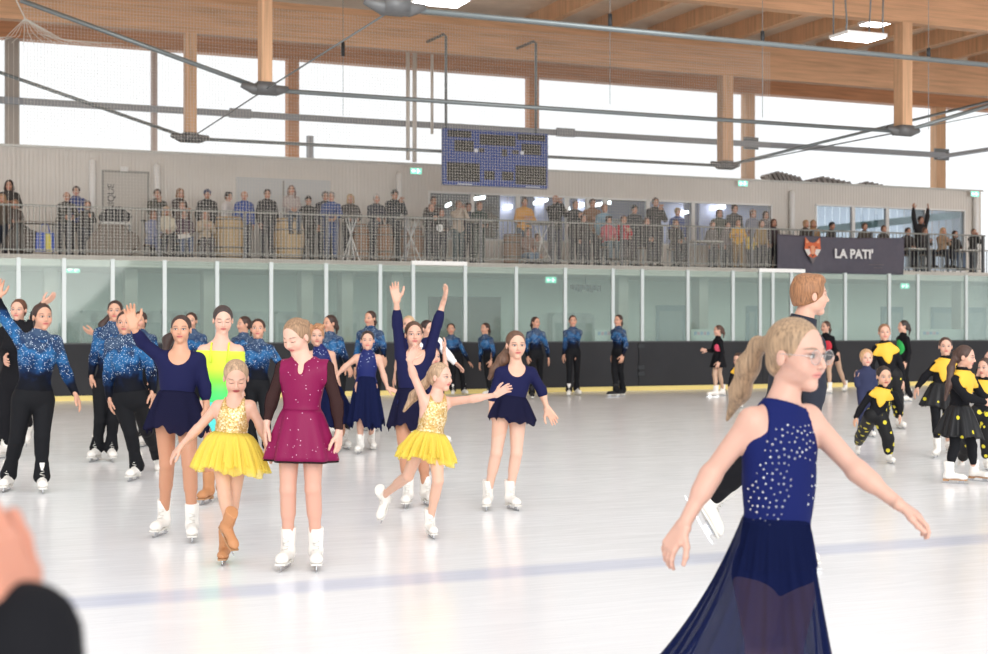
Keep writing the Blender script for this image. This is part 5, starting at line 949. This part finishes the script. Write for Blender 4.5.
LENS = bpy.data.materials.new('lens_glass'); LENS.use_nodes = True; n = LENS.node_tree.nodes; l = LENS.node_tree.links; n.clear()
o2 = n.new('ShaderNodeOutputMaterial'); tr = n.new('ShaderNodeBsdfTransparent'); gl = n.new('ShaderNodeBsdfGlossy'); gl.inputs['Roughness'].default_value = .05; m1 = n.new('ShaderNodeMixShader'); m1.inputs[0].default_value = .16; l.new(tr.outputs[0], m1.inputs[1]); l.new(gl.outputs[0], m1.inputs[2]); l.new(m1.outputs[0], o2.inputs[0])
lm.build('lens', LENS, gobj)
# blurred neighbour at the lower left edge
skater('close blurred spectator at the lower left, only a bare hand and black sleeve in frame', (-330, 330, 230), [(-380, 1903), (-250, 1903)], 150, dict(wear=[dict(t='top', n='black_jacket', m=BLACK, nl='high', low=-.1, off=.03), dict(t='trousers', n='trousers', m=BLACK, off=.015)], hair=(70, 50, 40), style='short', tone=srgb(226, 158, 134), curl=.9, handsize=.95),
       dict(neck=(-310, 560), sA=(-130, 610), sB=(-480, 610), eA=(25, 870, .02), wA=(22, 640, -.02), tA=(-20, 510), hip=(-320, 1080)), Y=1.3, H=1.64, h=.012, hf=.005, pal={'A': (-1, .2, .1)})
# ---------------------------------------------------------------- gallery crowd
SHOE = MB().prism([(0, 0), (.27, 0), (.27, .045), (.16, .075), (.09, .10), (0, .10)], -.045, .045)
SHM = {}
def cloth(c, k=''):
    nm = 'coat_%02x%02x%02x' % tuple(int(v) for v in c); return mat(nm, srgb(*c), .8, bump=.2, bscale=25)
POSE = {  # x to the person's right, y forward, z up; standing 1.65 m
 'stand': dict(e=(.215, -.01, 1.08), w=(.20, .10, .86)), 'cross': dict(e=(.225, .06, 1.10), w=(.02, .20, 1.14)), 'phone': dict(e=(.20, .12, 1.12), w=(.05, .28, 1.34)),
 'clap': dict(e=(.20, .08, 1.10), w=(.05, .26, 1.22)), 'up': dict(e=(.235, .02, 1.60), w=(.25, .03, 1.84)), 'rail': dict(e=(.21, .10, 1.12), w=(.12, .30, 1.04)), 'face': dict(e=(.17, .18, 1.18), w=(.05, .20, 1.42)),
 'lean': dict(n=(0, .20, 1.30), e=(.20, .36, 1.05), w=(.12, .44, .98)), 'sit': dict(e=(.20, .08, .70), w=(.08, .28, .60)), 'sitclap': dict(e=(.20, .10, .72), w=(.04, .26, .80))}
def viewer(px, top, d, label, coat, hair=(60, 44, 38), pose='stand', yaw=0, style='short', legs=(44, 46, 56), cap=None, tone=S2, wd=1.1, H=None, group=None, dx=0, tilt=0):
    s = spx(px, d); Wb = W(s, d, ZG); Yp = Wb[1]; zt = CH-(top-HY)*Yp/F; sit = pose.startswith('sit')
    p = dict(POSE[pose]); hgt = zt-ZG
    if H is None: H = (hgt+.11 if pose == 'lean' else hgt) if not sit else 1.45
    H = max(.95, min(1.95, H)); b = H/1.65; yw = 22.75+yaw; A, f, u = rotm(yw)
    if sit: zs = hgt-(.86*b)
    L = lambda v, sx=1: Wb+(A*v[0]*sx+f*v[1]+u*v[2])*b
    if sit: up0 = zs/b; n_, h_ = (0, .02, up0+.60), (0, 0, up0+.10)
    else: n_, h_ = p.get('n', (0, .01, 1.37)), (0, 0 if pose != 'lean' else -.02, .92)
    if sit:
        e_ = (p['e'][0], p['e'][1], p['e'][2]-.35+up0); w_ = (p['w'][0], p['w'][1], p['w'][2]-.35+up0)
    else: e_, w_ = p['e'], p['w']
    J = dict(neck=L(n_), hip=L(h_)); so_ = (.150*wd/1.1, n_[1], n_[2]-.06)
    for k, sx in (('A', 1), ('B', -1)):
        J['s'+k] = L(so_, sx); J['e'+k] = L(e_, sx); J['w'+k] = L(w_, sx)
        if sit: J['k'+k] = L((.11, .36, up0+.12), sx); J['a'+k] = L((.11, .36, max(.09/b, up0-.32)), sx)
        else: J['k'+k] = L((.095, .02, .50), sx); J['a'+k] = L((.10, -.01, .09), sx)
    hh = .232*(.55+.45*b)*(1 if b > .8 else 1.02); hR = rotm(yw*.6, 6+tilt); hc = J['neck']+u*.70*hh+f*.03
    sp_ = dict(tone=tone, hair=hair, style='cap' if cap else style, wd=wd, blush=.25, wear=[dict(t='top', n='coat', m=cloth(coat), nl='high', low=-.10 if not sit else .02, off=.022), dict(t='trousers', n='trousers', m=cloth(legs), off=.014, cuff=0)])
    if cap: sp_['capmat'] = cloth(cap)
    root, X = figure('person', Wb, J, b, yw, hc, hh, hR, sp_, .02, .013, label, 'person', group or 'spectators on the gallery')
    if 'm' not in SHM: o = SHOE.build('shoe', mat('dark_shoe', srgb(48, 44, 44), .6)); SHM['m'] = o.data; bpy.data.objects.remove(o)
    for k in 'AB':
        o = bpy.data.objects.new('shoe', SHM['m']); COL.objects.link(o); o.parent = root; c = J['a'+k]-Wb; o.location = (c[0]-f[0]*.07, c[1]-f[1]*.07, max(0, c[2]-.09)); o.rotation_euler = (0, 0, math.atan2(f[1], f[0])); o.scale = (b, b, b)
    if sit and px != 291: stool(s, d, zs+.02, label)
    return root
STN = [0]; ORDW = []
def stool(s, d, z, lab):
    if z < .14: return
    o = (s, d, ZG); c_ = hthing('stool', 'low seat under the ' + ' '.join(lab.replace('seated ', '').split()[:9]), 'stool', o); hb(MB().box(s-.17, s+.17, d-.15, d+.15, ZG+z-.04, ZG+z), 'seat', mat('stool_wood', srgb(120, 104, 90), .7), c_)
    for i in (-1, 1):
        for j in (-1, 1): hb(MB().tube([(s+i*.14, d+j*.12, ZG), (s+i*.14, d+j*.12, ZG+z-.03)], .015, 6), 'leg', GREYM, c_)
DK = (44, 42, 44); GR = (70, 70, 74)
FR, MD, BK = DR+.55, DR+1.15, DR+1.95
V_ = viewer
V_(9, 180, MD, 'woman with long dark hair in a dark coat at the far left of the gallery', (64, 60, 60), (58, 40, 36), 'cross', 0, 'long')
V_(15, 202, FR, 'child with pink face in front of the long-haired woman at the far left', (88, 74, 68), (150, 116, 90), 'rail', 0, 'bob')
V_(2, 196, FR, 'blond child cut by the left edge of the gallery', (92, 80, 70), (168, 136, 102), 'stand', 0, 'bob')
V_(76, 186, BK+.3, 'man in a blue jacket standing behind two dark-coated people at the left', (52, 68, 128), (70, 54, 46), 'stand')
V_(64, 195, MD+.3, 'balding man in a dark olive coat leaning forward at the left', (60, 58, 54), (120, 100, 88), 'lean', 10, 'bald')
V_(87, 203, FR-.05, 'woman with brown hair in a dark coat at the right of the balding man', (54, 50, 50), (86, 58, 46), 'clap', 10, 'bob')
V_(157, 189, BK, 'short-haired man in an olive jacket right of the lettered door', (72, 72, 62), (84, 62, 50), 'phone')
V_(179, 188, BK, 'woman with long light brown hair and dark jacket turned right', (70, 60, 58), (142, 106, 78), 'cross', 40, 'long')
V_(182, 203, MD, 'child peeking in front of the woman with long light brown hair', (88, 66, 62), (120, 88, 66), 'stand', 0, 'short')
V_(152, 212, FR, 'seated person in a lilac-blue jacket right of the coat heap', (130, 136, 170), (120, 90, 72), 'sit', 30, 'bob', (112, 122, 160))
V_(166, 208, FR, 'seated girl with long blonde hair in a cream pullover', (212, 202, 180), (182, 150, 112), 'sit', 0, 'long', (40, 40, 44))
V_(184, 211, FR, 'seated girl in a dark plum jacket with a white paper', (84, 62, 76), (74, 50, 44), 'sit', 0, 'bob', (92, 104, 132))
V_(205, 212, FR, 'seated girl in a beige coat under the man with the blue cap', (188, 166, 138), (122, 84, 60), 'sitclap', 0, 'long', (74, 68, 72))
V_(207, 189, BK, 'man in a dark quilted jacket with a blue cap', DK, pose='stand', cap=(58, 70, 104))
V_(227, 192, BK-.2, 'dark-haired boy in a white shirt standing behind a barrel', (226, 222, 222), (46, 40, 40), 'stand', 60, 'messy')
V_(244, 191, MD, 'bald man in a bright blue jacket between the two barrels', (52, 78, 148), (150, 130, 116), 'stand', 0, 'bald', (44, 46, 60))
V_(267, 189, MD, 'dark-bearded man in a dark coat with white collar', (46, 46, 50), (50, 40, 38), 'stand', 0)
V_(291, 187, FR+.1, 'woman in grey vest with pink sleeves sitting on a barrel', (172, 160, 156), (108, 74, 58), 'sit', 0, 'long', (84, 92, 108), tilt=-12)
V_(308, 196, BK, 'person with a black cap seen beside the blue-jacket man', (56, 56, 56), pose='stand', cap=(34, 34, 36), legs=(52, 54, 52))
V_(325, 191, BK, 'grey-haired man behind the leaning blue jacket', (60, 62, 74), (120, 116, 112), 'stand')
V_(331, 194, FR+.2, 'grey-haired man in a blue jacket and jeans leaning over the railing', (62, 84, 138), (152, 148, 144), 'lean', -15, 'short', (70, 90, 140))
V_(350, 194, BK-.2, 'blonde woman in a dark jacket at the first high table', (60, 56, 56), (202, 172, 134), 'rail', 0, 'bob')
V_(376, 194, MD, 'white-haired man in a dark blue jacket left of the capped man', (50, 54, 66), (196, 192, 188), 'rail', 5, 'short')
V_(394, 189, BK-.3, 'man in a flat dark cap with a blue phone leaning on a high table', (48, 54, 60), pose='phone', cap=(48, 48, 50), yaw=10)
V_(433, 196, BK, 'short-haired man behind the dark-jacket woman left of the window', (66, 52, 48), (70, 50, 42), 'stand')
V_(431, 204, FR+.1, 'woman in a long black coat under the left end of the gallery window', (40, 40, 42), (110, 76, 58), 'clap', 0, 'bun')
V_(441, 210, FR+.3, 'person holding a round white sign-like disc on the gallery', (60, 58, 60), (92, 64, 52), 'rail', 0, 'bob')
V_(458, 201, MD, 'woman in a beige coat with hands at her face', (194, 176, 156), (128, 92, 68), 'face', 15, 'short', (66, 88, 92))
V_(468, 203, BK, 'man in dark blue behind the woman with hands at her face', (48, 56, 76), (64, 50, 46), 'stand')
V_(479, 202, MD, 'man in a dark green jacket behind the second high table', (44, 62, 56), (124, 88, 68), 'rail', 0, 'short', (52, 66, 60))
V_(524, 197, BK, 'man in an orange-yellow jacket leaning behind the scoreboard side', (226, 162, 62), (60, 48, 46), 'cross', 0, 'short', (62, 84, 108))
V_(527, 229, FR, 'seated woman in brown with jeans and red shoes below the orange jacket', (138, 106, 92), (92, 62, 48), 'sit', 10, 'long', (104, 130, 156))
V_(537, 235, FR, 'small child beside the seated woman in brown', (146, 136, 126), (96, 70, 54), 'sit', 0, 'short', (120, 120, 110))
V_(555, 193, BK, 'bald man in a dark jacket holding his chin', (46, 48, 50), (176, 140, 124), 'face', 5, 'bald', (60, 62, 84))
V_(575, 200, MD, 'dark-haired woman in a black jacket right of the bald man', (36, 36, 40), (52, 38, 36), 'clap', 0, 'bun')
V_(583, 216, FR, 'child in dark clothes in front of the dark-haired woman', (54, 48, 48), (70, 46, 40), 'stand', 0, 'bob')
V_(592, 198, BK+.2, 'man in a brown jacket with a light blue shirt', (138, 98, 66), (84, 60, 48), 'cross')
V_(604, 204, MD, 'person in a light blue top right of the brown jacket', (124, 164, 186), (140, 96, 72), 'stand', 0, 'short')
V_(608, 218, FR, 'girl in a rose pink top with dark curly hair by the railing', (206, 98, 112), (52, 38, 36), 'sit', 0, 'curly', (104, 122, 132))
V_(623, 217, FR, 'child in a bright red jacket with a grey scarf', (206, 48, 62), (92, 60, 50), 'sitclap', 0, 'short', (62, 58, 66))
V_(634, 205, MD, 'man with a black cap behind the red-jacket child', (54, 56, 62), pose='stand', cap=(38, 38, 42))
V_(646, 219, FR, 'girl in a black jacket right of the red-jacket child', (50, 50, 54), (80, 50, 42), 'sit', 0, 'long')
V_(655, 197, MD, 'tall man in black filming with a phone', (42, 42, 44), (70, 52, 44), 'phone', -5)
V_(677, 208, MD, 'man with a tan cap and blue jacket', (56, 78, 136), pose='stand', cap=(150, 128, 86))
V_(675, 221, FR, 'woman in black in front of the tan cap', (42, 42, 44), (88, 60, 50), 'sit', 0, 'long')
V_(719, 209, BK, 'person in a dark green hood near the right window end', (60, 68, 54), (62, 44, 38), 'stand', -10, 'bob')
V_(734, 204, BK, 'man in a black jacket right of the green hood', (44, 44, 46), (58, 44, 40), 'stand')
V_(712, 223, MD, 'person in a grey jacket behind the low white table', (104, 98, 96), (100, 72, 58), 'stand', 0, 'short')
V_(727, 223, MD, 'boy in a striped pullover right of the grey jacket', (128, 120, 122), (54, 40, 36), 'stand', 0, 'short')
V_(738, 220, FR+.2, 'person in a bright yellow jacket leaning towards the yellow child', (230, 176, 48), (60, 42, 38), 'cross', -30, 'short', (150, 118, 66))
V_(752, 209, BK, 'person in a grey-blue hooded pullover', (122, 126, 144), (116, 84, 68), 'stand', 20, 'bob')
V_(750, 234, FR, 'small child in a yellow jacket looking over the railing', (232, 200, 60), (110, 78, 58), 'clap', 0, 'short', (52, 52, 54), H=1.0)
V_(765, 211, BK, 'person with dark hair left of the white pipe', (96, 92, 94), (52, 40, 38), 'stand', 0, 'bob')
V_(761, 221, FR+.2, 'child in dark and mustard left of the pink scarf', (152, 120, 60), (58, 42, 38), 'stand', 0, 'short')
V_(773, 220, FR+.2, 'woman with a pink scarf at the left edge of the banner', (66, 54, 60), (100, 72, 58), 'stand', 0, 'bob')
V_(805, 221, FR+.3, 'blond child looking over the banner, left above the fox head', (74, 66, 62), (178, 142, 104), 'stand', 15, 'bob')
V_(813, 221, MD, 'second fair-haired person above the fox head on the banner', (170, 134, 96), (172, 134, 98), 'stand', -20, 'bob')
V_(831, 223, FR+.3, 'person with a dark cap peeking over the middle of the banner', (70, 66, 66), pose='stand', cap=(52, 48, 50), yaw=20)
V_(864, 224, FR+.3, 'brown-haired person above the right part of the banner', (86, 76, 66), (92, 66, 52), 'stand', 0, 'short')
V_(883, 227, FR+.3, 'small head above the right end of the banner', (74, 66, 62), (112, 80, 62), 'stand', 0, 'short')
V_(907, 229, MD, 'person in dark clothes at the table right of the banner', (60, 56, 58), (76, 56, 48), 'sit', 0, 'short')
V_(920, 216, BK, 'cheering person in black with both arms thrown up', (38, 36, 38), (54, 38, 34), 'up', 0, 'short')
V_(924, 229, MD, 'woman clapping in front of the cheering person', (62, 58, 62), (110, 78, 60), 'sitclap', 0, 'long')
V_(942, 229, FR+.1, 'blonde woman in a long beige coat at the right tables', (172, 142, 112), (192, 156, 118), 'sitclap', 0, 'long')
V_(954, 232, MD, 'person in a dark jacket right of the beige coat', (50, 48, 50), (60, 42, 38), 'sit', 0, 'bob', (112, 130, 156))
V_(973, 230, MD, 'rightmost spectator in black with hands held to the head', (40, 38, 40), (96, 70, 56), 'face', 0, 'bun')
# furniture on the gallery
BARM = mat('barrel_wood', srgb(196, 166, 120), .7, var=.12, vscale=10, stretch=(5, 5, .4)); HOOP = mat('barrel_hoop', srgb(120, 112, 100), .5, .5); BROWNB = mat('barrel_brown', srgb(150, 112, 84), .7, var=.12, vscale=10, stretch=(5, 5, .4))
for i, (x, hgt, m_, lb, dd, r_) in enumerate(((229, .98, BARM, 'pale wooden barrel by the railing under the boy in white', FR+.15, .36), (289, .98, BARM, 'pale wooden barrel by the railing under the woman in the grey vest', FR+.12, .36), (361, .9, BROWNB, 'brown barrel behind the railing right of the first high table', FR+.05, .2), (385, .9, BROWNB, 'brown barrel behind the railing under the white-haired man', FR+.0, .2), (412, .9, BROWNB, 'brown barrel behind the crossed legs of the high table', FR+.45, .3), (513, .8, BROWNB, 'brown cask left of the seated woman in brown', FR+.6, .28))):
    s_ = spx(x, dd); o = (s_, dd, ZG); c_ = hthing('barrel', lb, 'barrel', o, 'barrels on the gallery'); hb(MB().lathe([(r_*.8*math.sqrt(1)+r_*.2*math.sin(math.pi*k/8), hgt*k/8) for k in range(9)], o, 28), 'staves', m_, c_, True)
    for k in (.5, 2.2, 5.8, 7.5): rk_ = r_*.8+r_*.2*math.sin(math.pi*k/8)+.004; hb(MB().lathe([(rk_, hgt*k/8-.02), (rk_+.004, hgt*k/8-.02), (rk_+.004, hgt*k/8+.02), (rk_, hgt*k/8+.02)], o, 28), 'hoop', HOOP, c_)
TABM = mat('table_top', srgb(206, 204, 198), .4)
for i, (x0, x1, y, kind, dd, lb) in enumerate(((340, 362, 216, 'x', DR+.3, 'round high table in front of the blonde woman'), (397, 425, 218.5, 'x', DR+.38, 'round high table with crossed legs right of the capped man'), (467, 492, 221, 'p', DR+.3, 'high table in front of the dark green jacket'), (527, 556, 223, 'x', DR+.38, 'high folding table with crossed legs below the bald man'), (688, 718, 241, 't', DR+.4, 'low white table behind the railing in front of the grey jacket'), (902, 926, 248.5, 't', DR+.36, 'white table right of the banner'), (953, 982, 250, 't', DR+.36, 'white table at the right end of the gallery'), (14, 56, 222, 't', DR+.4, 'cluttered table at the left end of the gallery'), (100, 130, 223, 't', DR+.45, 'table with a white edge under the coat heap'))):
    r_ = (spx(x1, dd)-spx(x0, dd))/2; dd = max(dd, DR+.07+(r_ if kind != 't' else .3)); s0_, s1_ = spx(x0, dd), spx(x1, dd); sc_ = (s0_+s1_)/2; r_ = (s1_-s0_)/2; z = zpx((x0+x1)/2, y, dd); o = (sc_, dd, ZG); c_ = hthing('high_table' if kind != 't' else 'table', lb, 'table', o)
    if kind == 't': hb(MB().box(s0_, s1_, dd-.3, dd+.3, z-.04, z), 'tabletop', TABM if i != 7 else mat('brown_top', srgb(130, 118, 106), .7), c_)
    else: hb(MB().lathe([(r_-.01, z-ZG-.035), (r_, z-ZG-.02), (r_, z-ZG-.005), (r_-.01, z-ZG)], o, 28), 'tabletop', TABM, c_)
    if kind == 'x':
        for k in range(4): a = math.pi/4+k*math.pi/2; hb(MB().tube([(sc_+.8*r_*math.cos(a), dd+.28*math.sin(a), ZG), (sc_-.55*r_*math.cos(a), dd-.2*math.sin(a), z-.03)], .014, 6), 'leg', WHITEM, c_)
    elif kind == 'p': hb(MB().tube([(sc_, dd, ZG), (sc_, dd, z-.03)], .03, 8), 'pole', WHITEM, c_); hb(MB().lathe([(.22, 0), (.22, .015), (.05, .03)], o, 20), 'foot', WHITEM, c_)
    else:
        for a_ in (-1, 1):
            for b2 in (-1, 1): hb(MB().tube([(sc_+a_*(r_-.05), dd+b2*.25, ZG), (sc_+a_*(r_-.05), dd+b2*.25, z-.04)], .016, 6), 'leg', GREYM, c_)
# heap of coats, bag, disc
def blob(name, lb, cat, px, py, d, r, m, seed, n=7):
    s_ = spx(px, d); c = W(s_, d, zpx(px, py, d)); rr = random.Random(seed); R3 = np.array([[CT, ST, 0], [-ST, CT, 0], [0, 0, 1]])
    pr = [ell(c+np.array([CT, ST, 0])*rr.uniform(-r[0], r[0])*.7+np.array([0, 0, 1])*rr.uniform(-r[2], r[2])*.4, (r[0]*rr.uniform(.35, .6), r[1], r[2]*rr.uniform(.5, .9)), R3, .05) for _ in range(n)]
    v, q = surf(pr, .02); rt = empty(name, c); tag(rt, lb, cat); mesh_obj('fabric', v-c, q, m, rt); return rt
blob('coat_heap', 'heap of dark coats piled on the table left of the seated lilac jacket', 'coats', 115, 216, DR+.5, (.38, .22, .2), cloth((46, 46, 50)), 3)
blob('coat_heap', 'grey-brown coats hanging over the table front beside the lilac jacket', 'coats', 113, 243, DR+.25, (.5, .12, .42), cloth((128, 116, 106)), 5, 9)
blob('coat_heap', 'dark clothes piled under the cluttered table at the left end', 'coats', 30, 240, DR+.45, (.45, .2, .3), cloth((92, 84, 78)), 8, 9)
for i, (x, y, c, lb) in enumerate(((45, 243, (62, 92, 184), 'blue and yellow tote bag hanging at the left gallery railing'),)):
    d = DR+.12; o = (spx(x, d), d, zpx(x, y+9, d)); c_ = hthing('tote_bag', lb, 'bag', o); w_ = .2
    hb(MB().prism([(o[0]-w_, o[2]), (o[0]+w_, o[2]), (o[0]+w_*.9, o[2]+.42), (o[0]-w_*.9, o[2]+.42)], d-.03, d+.05), 'bag', cloth(c), c_); hb(MB().prism([(o[0]+.02, o[2]+.005), (o[0]+.15, o[2]+.005), (o[0]+.1, o[2]+.4), (o[0]+.0, o[2]+.4)], d-.034, d-.03), 'yellow_print', cloth((222, 206, 90)), c_)
    hb(MB().tube([(o[0]-.1, d, o[2]+.4), (o[0]-.06, d, o[2]+.6), (o[0]+.06, d, o[2]+.6), (o[0]+.1, d, o[2]+.4)], .012, 6), 'handle', cloth(c), c_)
d = DR+.1; o = (spx(440, d), d, zpx(440, 228, d)); c_ = hthing('white_disc', 'round white disc at the railing below the window left end', 'disc', o); q = MB().tube([(o[0], d-.01, o[2]), (o[0], d+.01, o[2])], .09, 24); hb(q, 'disc', WHITEM, c_); hb(MB().box(o[0]-.012, o[0]+.012, d-.016, d-.01, o[2]-.05, o[2]+.05), 'mark', mat('frame_grey'), c_)
d = DR+.16; o = (spx(184, d), d, zpx(184, 236, d)); c_ = hthing('paper_sheet', 'white sheet of paper on the lap of the girl in plum', 'paper', o); hb(MB().obox(o, (.13, 0, .02), (0, .08, .05), (0, .002, -.003)), 'sheet', WHITEM, c_)
